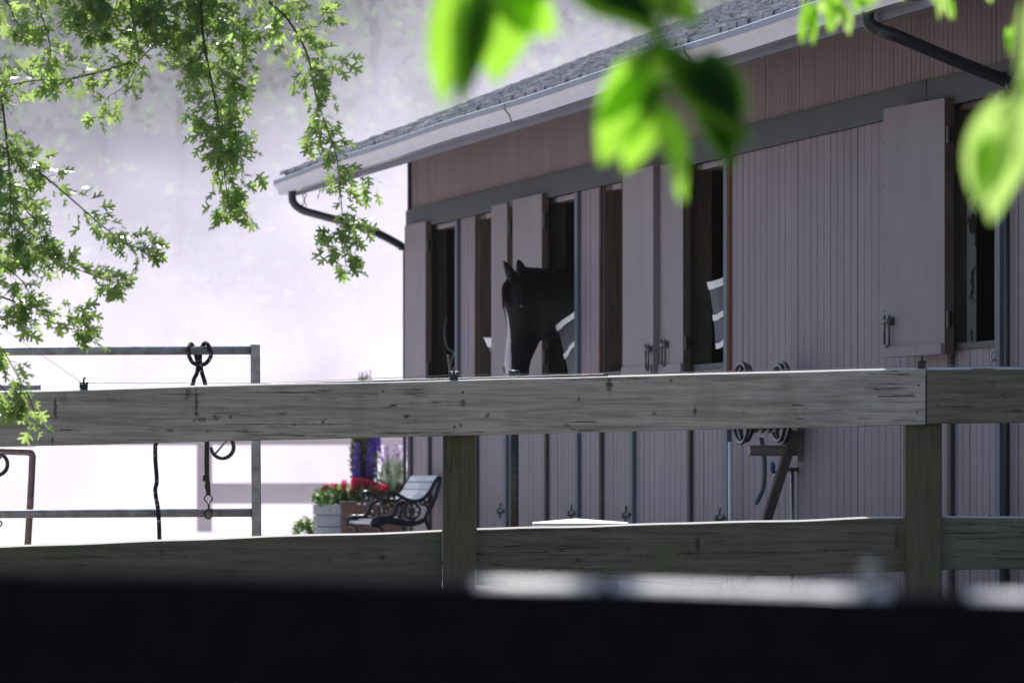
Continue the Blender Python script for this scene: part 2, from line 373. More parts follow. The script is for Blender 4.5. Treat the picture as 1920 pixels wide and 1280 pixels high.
# ------------------------------------------------------------------ barn frame of reference
C0 = V((-.713, 41.3, 0)); EU = V((.1937, -.98106, 0)).normalized(); EV = V((-EU.y*-1*-1, 0, 0))
EV = V((EU.y, -EU.x, 0))                     # outward from the wall, towards the viewer's left
def B(u, v, z): return C0+EU*u+EV*v+V((0,0,z))
def W(x, y, v=0.):                            # photo pixel on the plane parallel to the wall at offset v -> (u, z)
    d = V(((x-960)/FPX, 1, -(y-HY)/FPX)); o = V((0,0,CH))
    t = ((C0+EV*v-o).dot(EV))/d.dot(EV); p = o+d*t
    return (p-C0).dot(EU), p.z
def U(x, v=0.): return W(x, 500, v)[0]
UEND = 16.4
ZH0, ZH1 = 2.348, 2.49                        # header board
ZD = 1.21                                     # top of the lower doors
OP = [(U(808), U(859)), (U(897), U(950)), (U(1028), U(1084)), (U(1131), U(1187)), (U(1298), U(1364)), (U(1788), U(1874))]
print('openings', [(round(a,2), round(b,2)) for a, b in OP])
barn = thing('stable_barn', 'long mauve grey stable barn with shake roof and open upper doors', 'stable', C0)

def siding(mb, u0, u1, z0, z1, pitch=.136, v=0., gw=.010, gd=.006, thick=.018, ph=0.0, mi=0):
    """vertical grooved siding as a real profile"""
    prof = [(u0, v)]
    g = math.floor((u0-ph)/pitch)*pitch+ph
    rs_ = random.Random(int(u0*100)); cnt_ = 0; gw0 = gw
    while g < u1:
        cnt_ += 1; gw = gw0*(1.9 if cnt_ % 9 == 4 else rs_.uniform(.6, 1.25))
        if g-gw/2 > u0+.004 and g+gw/2 < u1-.004:
            prof += [(g-gw/2, v), (g-gw/2+.002, v-gd), (g+gw/2-.002, v-gd), (g+gw/2, v)]
        g += pitch
    prof.append((u1, v)); n = len(prof)
    vs = [B(a, b, z0) for a, b in prof]+[B(a, b, z1) for a, b in prof]
    fs = [(i, i+1, n+i+1, n+i) for i in range(n-1)]
    vs += [B(u0, v-thick, z0), B(u1, v-thick, z0), B(u0, v-thick, z1), B(u1, v-thick, z1)]; q = 2*n
    fs += [(q, q+1, n-1, 0) if n == 2 else (q, q+2, n, 0), (q+1, n-1, 2*n-1, q+3), (q, q+1, q+3, q+2)]
    mb.add(vs, fs, mi)

# --- walls
WT = .098
mb = MB(); edges = [0]+[e for a, b in OP for e in (a, b)]+[UEND]
for i in range(0, len(edges), 2): siding(mb, edges[i], edges[i+1], 0.02, ZH0)
o = mb.build('front_wall', M['siding'], barn)
mb = MB(); siding(mb, 0, UEND, ZH1, 3.03, .082, gw=.008, gd=.006); mb.build('upper_wall', M['siding_up'], barn)
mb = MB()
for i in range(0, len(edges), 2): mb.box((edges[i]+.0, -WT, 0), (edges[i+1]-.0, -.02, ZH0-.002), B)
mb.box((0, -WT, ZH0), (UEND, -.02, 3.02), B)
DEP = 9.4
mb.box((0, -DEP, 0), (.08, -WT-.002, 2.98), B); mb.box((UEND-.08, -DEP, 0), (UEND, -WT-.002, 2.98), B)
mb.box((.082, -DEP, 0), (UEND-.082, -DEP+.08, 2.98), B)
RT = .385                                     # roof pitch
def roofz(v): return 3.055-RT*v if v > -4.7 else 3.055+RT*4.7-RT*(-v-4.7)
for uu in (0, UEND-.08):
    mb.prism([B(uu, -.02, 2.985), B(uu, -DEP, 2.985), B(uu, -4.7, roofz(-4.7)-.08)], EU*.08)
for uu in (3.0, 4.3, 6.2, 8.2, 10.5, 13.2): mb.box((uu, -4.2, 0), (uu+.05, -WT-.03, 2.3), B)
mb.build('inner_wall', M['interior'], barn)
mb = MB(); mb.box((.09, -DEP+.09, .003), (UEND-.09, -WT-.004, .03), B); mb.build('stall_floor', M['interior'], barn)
# corner boards, header, joints
mb = MB(); mb.box((-.022, -.10, 0), (-.002, .02, 3.0), B); mb.box((0, .001, 0), (.085, .021, ZH0-.001), B); mb.box((0, .001, ZH1+.001), (.03, .021, 3.0), B)
mb.box((UEND-.1, .001, 0), (UEND+.0, .02, ZH0-.001), B)
mb.each('corner_board', M['trim'], barn)
uj = U(1749)
mb = MB(); mb.box((-.024, .0, ZH0), (uj-.003, .032, ZH1), B); mb.box((uj+.003, .0, ZH0-.002), (UEND, .030, ZH1-.003), B)
mb.each('header_board', M['trim'], barn, bevel=.003)
def part(name, mat, lo, hi, bevel=0):
    mb = MB(); mb.box(lo, hi, B); return mb.build(name, mat, barn, bevel=bevel)
for i, (a, b) in enumerate(OP):
    part('door_trim', M['door_trim'], (b+.001, .001, 0), (b+.085, .024, ZH0-.001), .002)
    part('hinge_trim', M['jamb'], (a-.05, .001, 0), (a-.001, .018, ZH0-.001), .002)
    part('door_jamb', M['jamb'], (a+.001, -WT-.010, 0.01), (a+.013, -.004, ZH0-.003))
    part('door_head', M['jamb'], (a+.013, -WT-.010, ZH0-.030), (b-.001, -.012, ZH0-.003))
# worn strips: chewed wood beside openings two and four, peeling paint in opening six
for i in (1, 3): 
    mb = MB(); a = OP[i][0]; mb.prism([B(a-.001, .019, 1.0), B(a-.001, .019, 1.95), B(a-.02, .019, 1.8), B(a-.035, .019, 1.4), B(a-.04, .019, 1.0)], EV*.004)
    mb.build('chewed_strip', M['rawwood'], barn)
b = OP[4][1]; part('bare_strip', M['rawwood'], (b+.087, .0015, .9), (b+.105, .019, ZH0-.002))
mb = MB(); a = OP[5][0]; mb.box((a+.0135, -WT-.006, ZD+.005), (a+.018, -.060, 2.1), B)
mb.build('peeling_board', M['peeling'], barn)
# lintel scraps
for i in (0, 1, 2, 3, 4):
    a, b = OP[i]; part('lintel_strip', M['leafdoor'], (a+.25, -.010, ZH0-.035), (b-.1, -.003, ZH0-.004))

# --- doors: lower doors closed, upper doors folded open against the wall
def place(mbf, hinge_u, hinge_v, ang):       # maps (along leaf, out of leaf, z) to the world
    ca, sa = math.cos(ang), math.sin(ang)
    def fr(s, d, z): return B(hinge_u+s*ca-d*sa*(1 if ca > 0 else 1), hinge_v+s*sa*1+d*ca*(1 if ca > 0 else -1)*1, z)
    return fr
def bolt_latch(door, fr, s, z, d):
    mb = MB()
    for q in (0, .07): 
        mb.tube([fr(s+q, d+.018, z-.11), fr(s+q, d+.018, z+.03)], .006, 6)
    mb.tube([fr(s-.03, d+.02, z), fr(s+.11, d+.02, z)], .010, 8)
    mb.tube([fr(s, d+.018, z-.11), fr(s+.035, d+.022, z-.12), fr(s+.07, d+.018, z-.11)], .006, 6)
    mb.box((s-.02, d+.0, z-.02), (s+.10, d+.008, z+.02), fr)
    mb.build('latch', M['dull_steel'], door, smooth=True)
def upper(i, hinge_u, hv, ang, wdt, latch=None, zt=2.375, zb=ZD-.01):
    fr = place(None, hinge_u, hv, ang)
    mb = MB(); t = .018
    mb.box((.01, -t, zb), (wdt, t, zt), fr)
    for z in [zb+.02+.2*q for q in range(6)]: mb.ball(fr(wdt-.02, t, z), .005, 5, 4)
    o = mb.build('upper_door', M['leafdoor'], barn, bevel=.003)
    o['label'] = 'plain upper stall door swung open'
    fm = MB()
    fm.box((.0, -t-.003, zb+.002), (.009, t+.003, zt-.002), fr)
    fm.build('edge_strip', M['jamb'], o)
    lm = MB(); lm.box((.03, t+.0005, zb+.0), (wdt-.02, t+.012, zb+.05), fr); lm.build('bottom_batten', M['leafdoor'], o)
    for z in (zb+.16, zt-.17):
        hm = MB(); hm.box((-.03, -t-.008, z-.025), (.09, -t-.001, z+.025), fr); hm.tube([fr(-.012, .006, z-.04), fr(-.012, .006, z+.04)], .012, 8)
        hm.build('hinge', M['dark_steel'], o)
    if latch: bolt_latch(o, fr, latch[0], latch[1], t)
    return o
def fold(i, xl, xr, v=.045, ang=.4, latch=None, **kw):     # hinged on the far jamb, folded back away from the viewer
    hu = U(xr, v+.018); wd = hu-U(xl, v+.018+.6*math.radians(ang)); return upper(i, hu, v, PI-math.radians(ang), wd, (wd-latch, 1.36) if latch else None, **kw)
fold(0, 759, 799); fold(2, 962, 1017); fold(4, 1236, 1282, latch=.22)
fold(5, 1664, 1773, .05, 4., latch=.14, zb=ZD-.02)
hu = U(952, .04); upper(1, hu, .022, PI-.02, hu-U(924, .04))
hu = U(1166, .095); upper(3, hu, .075, math.radians(.8), U(1228, .095)-hu, (U(1228, .095)-hu-.12, 1.34))
for i, (a, b) in enumerate(OP):
    mb = MB(); siding(mb, a+.012, b-.012, .04, ZD, .11, v=-.003, thick=.035, ph=a+.05)
    o = mb.build('lower_door', M['siding'], barn)
    tm = MB(); tm.box((a+.012, -.034, ZD+.001), (b-.012, .012, ZD+.03), B)
    tm.box((a+.002, -.03, .03), (a+.010, .016, ZD), B)
    tm.build('top_rail', M['trim'], o)
    hm = MB()
    for z in (.35, ) : 
        hm.tube([B(b-.06, .03, z+.05), B(b+.05, .03, z+.05)], .010, 8); hm.tube([B(b-.05, .03, z+.10), B(b-.05, .035, z)], .007, 6)
        hm.box((b-.08, .0, z+.02), (b-.01, .02, z+.08), B); hm.ball(B(b-.09, .035, z+.045), .02, 8, 6)
    hm.build('latch', M['dull_steel'], o, smooth=True)
# chain on the lower door of opening six
mb = MB(); uc, zc = W(1864, 655, .03)
for q in range(4): mb.ring(B(uc+.01*q, .03, zc-.03-.035*q), EU if q % 2 else EU+EV, .018, .004, 14, 5, sq=1.0)
mb.build('chain', M['steel'], barn, smooth=True)

# --- roof: decks, cedar shakes laid course by course, fascia, gutter
VE = .78; G = .72
mb = MB()
def RP(u, r, h=0.):     # r = distance up-slope measured horizontally from the eave edge
    v = VE-r; return B(u, v, 2.785+RT*r+h)
RL = VE+4.7
for sgn in (0, 1):
    f = (lambda u, r, h: RP(u, r, h)) if sgn == 0 else (lambda u, r, h: B(u, -4.7-(RL-r), 2.785+RT*r+h))
    mb.box((-G, 0.0, -.055), (UEND+.5, RL, -.012), f)
mb.each('roof', M['soffit'], barn)
mb = MB(); rnd = random.Random(3); rows = int(RL/.125)
for i in range(rows+1):
    r0 = i*.125-.03; u = -G-.02-rnd.random()*.1
    while u < UEND+.5:
        wd = rnd.uniform(.09, .2); j = rnd.uniform(-.012, .012); th = rnd.uniform(.010, .022); lift = rnd.uniform(0, .005)
        u2 = min(u+wd, UEND+.5)
        r1 = min(r0+.17, RL)
        c = [RP(u, r0+j, -.008), RP(u2-.006, r0+j, -.008), RP(u2-.006, r1, -.008), RP(u, r1, -.008),
             RP(u, r0+j, th+lift), RP(u2-.006, r0+j, th+lift*.6), RP(u2-.006, r1, .004), RP(u, r1, .004)]
        mb.hexa(c); u += wd
sh = mb.build('shingles', M['shake'], barn)
mb = MB()
for s in range(60):      # back slope, simple courses
    r0 = RL-s*.125
    if r0 < 0: break
    mb.hexa([B(-G, -4.7-(RL-q), 2.785+RT*q+h) if k2 == 0 else B(UEND+.5, -4.7-(RL-q), 2.785+RT*q+h)
             for h in (-.01, .012) for k2, q in ((0, r0), (1, r0), (1, max(0, r0-.13)), (0, max(0, r0-.13)))])
mb.build('rear_shingles', M['shake'], barn)
mb = MB(); mb.box((-G+.001, VE-.05, 2.61), (UEND+.5, VE-.025, 2.765), B)
for uu in (-G, UEND+.48):
    f = lambda u, r, h: RP(u, r, h)
    mb.box((uu-.022, .03, -.15), (uu-.001, RL, -.01), f)
mb.build('fascia', M['fascia'], barn)
# gutter: k-style profile swept along the eave, with a slight sag and one seam
prof = [(VE-.022, 2.745), (VE-.022, 2.645), (VE+.045, 2.645), (VE+.060, 2.685), (VE+.085, 2.715), (VE+.085, 2.748), (VE+.078, 2.754), (VE+.070, 2.748), (VE+.078, 2.72), (VE+.05, 2.69), (VE+.035, 2.655), (VE-.012, 2.655), (VE-.012, 2.745)]
def gsag(u): return -.018*math.exp(-((u+G)/2.2)**2)+.004*math.sin(u*1.3)
mb = MB(); us = [-G+.005+i*.4 for i in range(int((UEND+.5+G)/.4))]
n = len(prof); vs = []; fs = []
for u in us: vs += [B(u, a, z+gsag(u)) for a, z in prof]
for i in range(len(us)-1):
    for j in range(n): fs.append((i*n+j, i*n+(j+1)%n, (i+1)*n+(j+1)%n, (i+1)*n+j))
mb.add(vs, fs)
mb.prism([B(us[0]-.004, a, z+gsag(us[0])) for a, z in prof[:7]], EU*.003)
gut = mb.build('gutter', M['gutter'], barn)
mb = MB(); ug = W(945, 210, VE+.085)[0]
for q in (ug, ug+4.6): mb.prism([B(q, a+(.002 if a > VE else 0), z+gsag(q)-.002) for a, z in prof[1:6]], EU*.03)
mb.each('gutter_seam', M['fascia'], gut)
mb = MB()
for q in range(16):
    uq = -.3+q*1.05; mb.box((uq, VE-.02, 2.749), (uq+.025, VE+.08, 2.760), B)
mb.each('hanger', M['steel'], gut)
# downspouts
def spout(pts, r, name='downspout'):
    mb = MB(); mb.tube(smoothpath(pts, 7), r, 12); o = mb.build(name, M['downspout'], barn, smooth=True); return o
uL = W(549, 360, VE+.02)[0]
s1 = spout([B(uL, VE+.02, 2.65), B(uL+.0, VE+.02, 2.56), B(uL+.01, VE-.04, 2.50), B(uL+.06, VE-.14, 2.465), B(uL+.30, VE-.45, 2.36), B(-.05, .08, 2.255), B(-.052, .05, 2.22)], .028)
mb = MB(); mb.tube([B(-.048, .035, 2.235), B(-.048, .035, .04)], .013, 10); mb.build('drop_pipe', M['trim'], barn, smooth=True)
# right one: photo points (1640,40) (1655,85) (1700,110) (1868,165)
uR = W(1628, 30, VE+.02)[0]
uE = U(1884, .09)
s2 = spout([B(uR, VE+.02, 2.66), B(uR, VE+.02, 2.61), B(uR+.008, VE-.025, 2.575), B(uR+.03, VE-.10, 2.548), B(uR*.5+uE*.5, VE*.5, 2.468), B(uE-.02, .11, 2.395), B(uE+.005, .05, 2.36)], .029)
ud = U(1889, .02); mb = MB(); mb.tube([B(ud, .022, 2.37), B(ud, .022, .04)], .012, 10); mb.build('drop_pipe', M['downspout'], barn, smooth=True)
# water butt strap chain under the gutter
mb = MB(); 
for q in range(4): mb.ring(B(uL+.02, VE-.06, 2.60-.035*q), EV if q % 2 else EU, .014, .004, 12, 5)
mb.build('gutter_chain', M['dark_steel'], barn)
# pale conduit beside opening five
mb = MB(); uc = U(1374, .03); zc0 = W(1374, 828, .03)[1]
mb.tube([B(uc, .045, zc0), B(uc+.01, .045, .03)], .012, 10); mb.build('conduit', M['white_plastic'], barn, smooth=True)

# ------------------------------------------------------------------ stall guards (bulging webbing across the openings)
def guard(i, xl, vt, vl, drop, z1, z0, bands, label, narrow=0.):
    b = OP[i][1]; a = U(xl); t = thing('stall_guard', label, 'stall guard', B((a+b)/2, .05, (z0+z1)/2), 'stall guards across doorways')
    N = 14
    def pt(s, q, off=0.):   # s 0 free edge .. 1 near jamb, q 0..1 height
        f = (1-s); u = a+(b-a-.004)*s+narrow*(1-q)*f; wav = .004*math.sin(9*s+4*q)
        v = -.005+(vl+(vt-vl)*q**2.2)*f**1.3+off+wav+.012*math.sin(PI*s)
        z = z0+(z1-z0)*q-drop*f**1.15-.012*math.sin(PI*s)
        return B(u, v, z)
    def strip(q0, q1, off, name, m):
        mb = MB(); vs = []; fs = []; K = 6
        for s in range(N+1):
            for k2 in range(K): vs.append(pt(s/N, q0+(q1-q0)*k2/(K-1), off))
        for s in range(N):
            for k2 in range(K-1): fs.append((s*K+k2, (s+1)*K+k2, (s+1)*K+k2+1, s*K+k2+1))
        mb.add(vs, fs); o = mb.build(name, m, t, smooth=True)
        sm = o.modifiers.new('thickness', 'SOLIDIFY'); sm.thickness = .004; return o
    strip(.02, .98, 0, 'fabric_panel', M['mesh_fabric'])
    for q, q2 in bands: strip(q, q2, .005, 'white_band', M['white_web'])
    mb = MB()
    for q in (.06, .92): mb.ring(pt(1., q)+EV*.012, EU, .014, .004, 14, 5)
    mb.each('snap_ring', M['steel'], t, smooth=True)
    return t
guard(4, 1346, .062, .012, .03, 1.712, 1.345, ((0, .085), (.42, .51), (.885, 1.)), 'grey stall guard with three white bands flaring from the wide doorway right of centre')
guard(2, 1063, .075, .0, .095, 1.64, 1.20, ((.53, .60), (.92, 1.)), 'grey stall guard with slanting white bands below the dark horse neck', narrow=.10)
guard(1, 923, .062, .03, .012, 1.545, 1.42, ((.45, .97),), 'stall guard tip showing white behind the half open narrow door', narrow=.12)
# webbing in the first doorway
a, b = OP[0]
t = thing('rope_stall_guard', 'thin dark strap barrier hanging in leftmost doorway', 'stall guard', B((a+b)/2, .02, 1.4))
for pts, r, m_ in (([(834, 622), (836, 640), (843, 655), (859, 662)], .010, 'mesh_fabric'), ([(860, 655), (849, 668), (845, 690), (852, 715)], .007, 'grey_plastic'), ([(840, 664), (842, 680), (846, 712)], .010, 'tan'), ([(838, 596), (835, 610), (834, 622)], .008, 'mesh_fabric')):
    mb = MB(); mb.tube(smoothpath([P(x, y, 39.75) for x, y in pts], 5), r, 6); mb.build('strap', M[m_], t, smooth=True)

# ------------------------------------------------------------------ horse
def horse():
    k = NT('horse_coat')
    hc = V((0,0,0))
    c = (.016, .012, .013)
    return k
HS = 4.925
uH = OP[2][0]+.50
def hp(cx, cy, lat=0., uu=None):      # photo crop pixel -> wall frame (v, z) in the plane u = uH
    x = 880+cx/HS; y = 460+cy/HS
    # intersect with the plane u = uH+lat*0
    d = V(((x-960)/FPX, 1, -(y-HY)/FPX)); o = V((0,0,CH)); pc = C0+EU*uH
    tt = (pc-o).dot(EU)/d.dot(EU); p = o+d*tt
    return p
yaw = math.radians(24)
headc = hp(470, 600)
def head_pt(p, lat):   # lateral offset with the face yawed towards the viewer
    rel = p-headc; a = rel.dot(EV)
    L = EU*math.cos(yaw)-EV*math.sin(yaw)*-1*-1
    L = (EU*math.cos(yaw)-EV*math.sin(yaw))
    Fd = (EV*math.cos(yaw)+EU*math.sin(yaw))
    return headc+Fd*a+V((0,0,rel.z))+L*lat
def loft(mb, rings, n=18, power=1.0):
    vs = []; fs = []
    for r in rings:
        c, e1, e2 = r
        for j in range(n):
            an = 2*PI*j/n; vs.append(c+e1*math.cos(an)+e2*math.sin(an))
    m = len(rings)
    for i in range(m-1):
        for j in range(n): fs.append((i*n+j, i*n+(j+1)%n, (i+1)*n+(j+1)%n, (i+1)*n+j))
    fs.append(tuple(range(n-1, -1, -1))); fs.append(tuple((m-1)*n+j for j in range(n)))
    mb.add(vs, fs)
mb = MB()
L = (EU*math.cos(yaw)-EV*math.sin(yaw)); Fd = (EV*math.cos(yaw)+EU*math.sin(yaw))
hr = [(250,430,600,.055), (300,385,690,.08), (380,325,740,.098), (470,303,765,.108), (580,298,770,.112), (660,322,765,.102), (760,335,735,.088), (850,335,695,.074), (950,320,640,.062), (1040,308,592,.056), (1110,305,565,.058), (1170,318,560,.056), (1225,340,548,.046), (1262,385,515,.025)]
rings = []
for cyy, l, r, w2 in hr:
    pl = hp(l, cyy); pr = hp(r, cyy); c = (pl+pr)/2; h = (pr-pl).length/2
    c2 = head_pt(c, 0); rings.append((c2, Fd*h, L*w2))
loft(mb, rings)
# jaw disc and cheeks
mb.ball(head_pt(hp(610, 640), 0), .128, 16, 12, sc=(.95, 1, 1.15))
# neck into the body
nr = [(560,225,740,.085), (680,222,890,.10), (800,228,850,.115), (930,240,860,.135), (1060,268,980,.16), (1250,300,1180,.22), (1500,330,1320,.28), (2000,350,1380,.31), (2700,380,1380,.31), (3500,350,1350,.30), (4200,330,1280,.29), (4700,420,1180,.2)]
rings = []
for cx, t_, b_, w2 in nr:
    pt_ = hp(cx, t_); pb = hp(cx, b_); c = (pt_+pb)/2; h = (pt_-pb).length/2
    e2 = EU*w2; rings.append((c, V((0,0,h)), e2))
loft(mb, rings)
for cx, ll in ((1500, .17), (1650, -.17), (4150, .17), (4350, -.17)):
    p = hp(cx, 1150)+EU*ll
    mb.tube([p, V((p.x, p.y, .78)), V((p.x-.01, p.y, .62)), V((p.x, p.y, .42)), V((p.x, p.y, .16)), V((p.x, p.y, .08)), V((p.x, p.y, .012))], [.15, .085, .055, .05, .042, .055, .065], 12)
# ears
def ear(base, tip, r, latv):
    pb = head_pt(hp(*base), 0)+EU*latv; pt_ = head_pt(hp(*tip), 0)+EU*latv
    mid = pb.lerp(pt_, .5)+EV*-.006
    mb.tube([pb, pb.lerp(mid, .6), mid, mid.lerp(pt_, .6), pt_], [r*.8, r*1.05, r*.9, r*.5, r*.12], 12)
ear((375, 330), (258, 135), .034, .05)
ear((490, 260), (447, 118), .034, -.02)
hloc = V((C0+EU*uH-EV*1.0).to_tuple()); hloc.z = 0
k = NT('horse_coat')
geo = k.tc.outputs['Object']
def dotn(vec, off): 
    d = k.n("ShaderNodeVectorMath", operation='DOT_PRODUCT'); k.l(geo, d.inputs[0]); d.inputs[1].default_value = vec
    return k.math('SUBTRACT', d.outputs['Value'], off)
rel0 = headc-hloc
lat = k.math('ABSOLUTE', k.math('ADD', dotn(L, rel0.dot(L)), k.math('MULTIPLY', k.math('SUBTRACT', k.noise(k.mapping(), 14, 3), .5), .02)))
fro = dotn(Fd, (head_pt(hp(470, 900), 0)-hloc).dot(Fd))
zz = dotn((0,0,1), 0.0)
wid = k.n("ShaderNodeMapRange"); k.l(zz, wid.inputs[0]); wid.inputs[1].default_value = 1.72; wid.inputs[2].default_value = 1.3; wid.inputs[3].default_value = -.005; wid.inputs[4].default_value = .036
blz = k.math('MULTIPLY', k.math('LESS_THAN', lat, wid.outputs[0]), k.math('GREATER_THAN', fro, .0))
snip = k.ramp(zz, [(.0, 0.), (1., 0.)])
coat = k.ramp(k.noise(k.mapping((1,1,1)), 9, 4), [(.3, (.006, .005, .006)), (.7, (.012, .009, .010))])
col = k.mix(blz, coat, (.55, .52, .55))
k.bump(k.noise(k.mapping((1,1,.3)), 220, 3), .25, .002)
hm = k.fin(col, .55, 0, .2)
hroot = thing('horse', 'dark bay horse leaning its head out of a stable doorway', 'horse', hloc)
body = mb.build('body', hm, hroot)
rm = body.modifiers.new('skin', 'REMESH'); rm.mode = 'VOXEL'; rm.voxel_size = .0125; rm.use_smooth_shade = True
sm = body.modifiers.new('smooth', 'SMOOTH'); sm.factor = .5; sm.iterations = 3
mb = MB()
for s_ in (1, -1):
    pe = head_pt(hp(395, 560), 0)+L*.092*s_; mb.ball(pe, .018, 12, 8)
mb.each('eye', plain('eye_gloss', (.008, .006, .006), .06, 0, .1, 10, 0, .8), hroot, smooth=True)
mb = MB()
for s_ in (1, -1):
    pe = head_pt(hp(345, 1140), 0)+L*.042*s_; mb.ball(pe, .014, 8, 6, sc=(1, 1, 1.5))
mb.each('nostril', M['black_plastic'], hroot, smooth=True)
mb = MB(); rnd = random.Random(5)
for i in range(260):
    s_ = rnd.random(); cx = 455+s_*560; base = hp(cx, 205+35*s_+rnd.uniform(-8, 6))+EU*rnd.uniform(-.03, .05)
    ln = rnd.uniform(.10, .22)
    mb.tube([base, base+V((0,0,-.02))+EU*.05, base+EU*(.09+rnd.uniform(0,.03))+V((rnd.uniform(-.02,.02), 0, -ln))], [.004, .004, .001], 4, caps=False)
for i in range(90):
    base = head_pt(hp(440+rnd.uniform(-40, 30), 265), rnd.uniform(-.03, .03)); e = head_pt(hp(315+rnd.uniform(-15, 20), 470+rnd.uniform(0, 120)), rnd.uniform(-.04, .05))
    mid = base.lerp(e, .45)+Fd*.045
    mb.tube(smoothpath([base, mid, e], 3), .0028, 4, caps=False)
mb.build('mane', plain('mane_hair', (.007, .006, .007), .8, 0, .3, 60, 0, .1), hroot)

# ------------------------------------------------------------------ wooden paddock fence
DF = 24.6; Z = lambda y, D=DF: CH-(y-HY)*D/FPX; X = lambda x, D=DF: (x-960)*D/FPX
fence = thing('paddock_fence', 'weathered grey two rail timber fence crossing the whole view', 'fence', (0, DF, 0))
def rail(x0, x1, yt0, yt1, yb0, yb1, d0, d1, mat, name='rail', warp=.0, seed=0, hook=None):
    N = max(4, int(abs(x1-x0)/40)); rnd = random.Random(seed); mb = MB(); vs = []; fs = []
    for i in range(N+1):
        t = i/N; x = x0+(x1-x0)*t
        w1 = warp*noise.noise(V((t*6, seed, 0))); w2 = warp*noise.noise(V((t*6, seed+9, 0)))
        zt = Z(yt0+(yt1-yt0)*t)+w1; zb = Z(yb0+(yb1-yb0)*t)+w2; XX = X(x)
        e = .0045; jit = .0016*noise.noise(V((t*60, seed+3, 0)))
        sec = [(d0, zb+e), (d0+e, zb), (d1-e, zb), (d1, zb+e), (d1, zt-e), (d1-e, zt), (d0+.034, zt), (d0+.003, zt-.0075+jit), (d0, zt-.0115+jit)]
        for d, z in sec: vs.append(V((XX, d, z)))
    n = 9
    for i in range(N):
        for j in range(n): fs.append((i*n+j, i*n+(j+1)%n, (i+1)*n+(j+1)%n, (i+1)*n+j))
    fs.append(tuple(range(n))); fs.append(tuple(N*n+j for j in range(n-1, -1, -1)))
    mb.add(vs, fs); return mb.build(name, mat, fence)
rail(-420, 1735, 742, 688.5, 847, 795.5, DF, DF+.042, M['rail'], warp=.006, seed=1)
rail(1738, 2240, 688, 684, 794, 789, DF+.002, DF+.045, M['rail_brown'], warp=.004, seed=2)
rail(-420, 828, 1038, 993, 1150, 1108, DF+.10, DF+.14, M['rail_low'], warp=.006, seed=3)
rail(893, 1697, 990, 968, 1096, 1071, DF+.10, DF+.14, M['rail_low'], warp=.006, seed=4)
rail(1770, 2240, 967.5, 968, 1068, 1067, DF+.10, DF+.14, M['rail_brown'], warp=.003, seed=5)
for px0, px1 in ((-492, -422), (830, 891), (1699, 1768), (2241, 2305)):
    mb = MB(); lean = .0
    mb.box((X(px0), DF+.046, -.05), (X(px1), DF+.19, Z(700)-.02 if px0 < 1000 else Z(700)), None)
    mb.build('post', M['post'], fence, bevel=.008, seg=2)
# nails
mb = MB()
for x, y in ((1757, 710), (1756, 735), (1757, 760), (1722, 722), (1720, 772), (852, 800), (868, 735), (718, 733)): 
    p = P(x, y, DF-.001); mb.ball(p, .006, 8, 5, sc=(1, .35, 1))
mb.each('nail', M['rust_pipe'], fence)
# insulators on the top edge
insp = [(157, 727), (851, 708), (1728, 688)]
for q, (x, y) in enumerate(insp):
    mb = MB(); p = P(x, y, DF+.02)
    mb.box((p.x-.012, p.y-.012, p.z-.005), (p.x+.012, p.y+.012, p.z+.018)); mb.tube([p+V((0,0,.016)), p+V((0,0,.04))], [.005, .004], 8)
    mb.tube([p+V((-.018,0,.022)), p+V((.020,0,.022))], .0045, 8); mb.ball(p+V((.004,0,.042)), .005, 8, 6)
    mb.box((p.x+.012, p.y-.01, p.z-.004), (p.x+.017, p.y+.01, p.z+.026)); mb.box((p.x-.017, p.y-.01, p.z-.004), (p.x-.012, p.y+.01, p.z+.026))
    mb.build('insulator', M['black_plastic'], fence, bevel=.001)
# twisted electric wire
def wirepath(pts):
    out = []
    for i in range(len(pts)-1):
        a, b = V(pts[i]), V(pts[i+1]); n = max(2, int((b-a).length/.03))
        for j in range(n):
            t = j/n; out.append(a.lerp(b, t)+V((0, 0, -.012*math.sin(PI*t)*((b-a).length > 1)+.0008*math.sin(j*2.1))))
    return out+[V(pts[-1])]
w0 = [P(-260, 420, DF+.02), P(155, 718, DF+.02), P(500, 718, DF+.02), P(851, 703, DF+.02), P(1290, 697, DF+.02), P(1560, 690, DF+.02), P(1728, 683, DF+.02), P(1920, 688, DF+.02), P(2240, 684, DF+.02)]
mb = MB(); mb.tube(wirepath(w0), .0011, 5); mb.build('wire', M['steel'], fence)
cbl = [P(455, 722, DF+.03), P(600, 717, DF+.03), P(800, 711.5, DF+.03), P(1000, 706, DF+.03), P(1140, 702, DF+.032)]
mb = MB(); mb.tube(smoothpath(cbl, 8), .0038, 8)
mb.v = mb.v
solo(mb, 'cable', M['black_plastic'], 'thin black cable lying along the top fence rail', 'cable', loc=tuple(P(800, 712, DF+.03)), smooth=True)

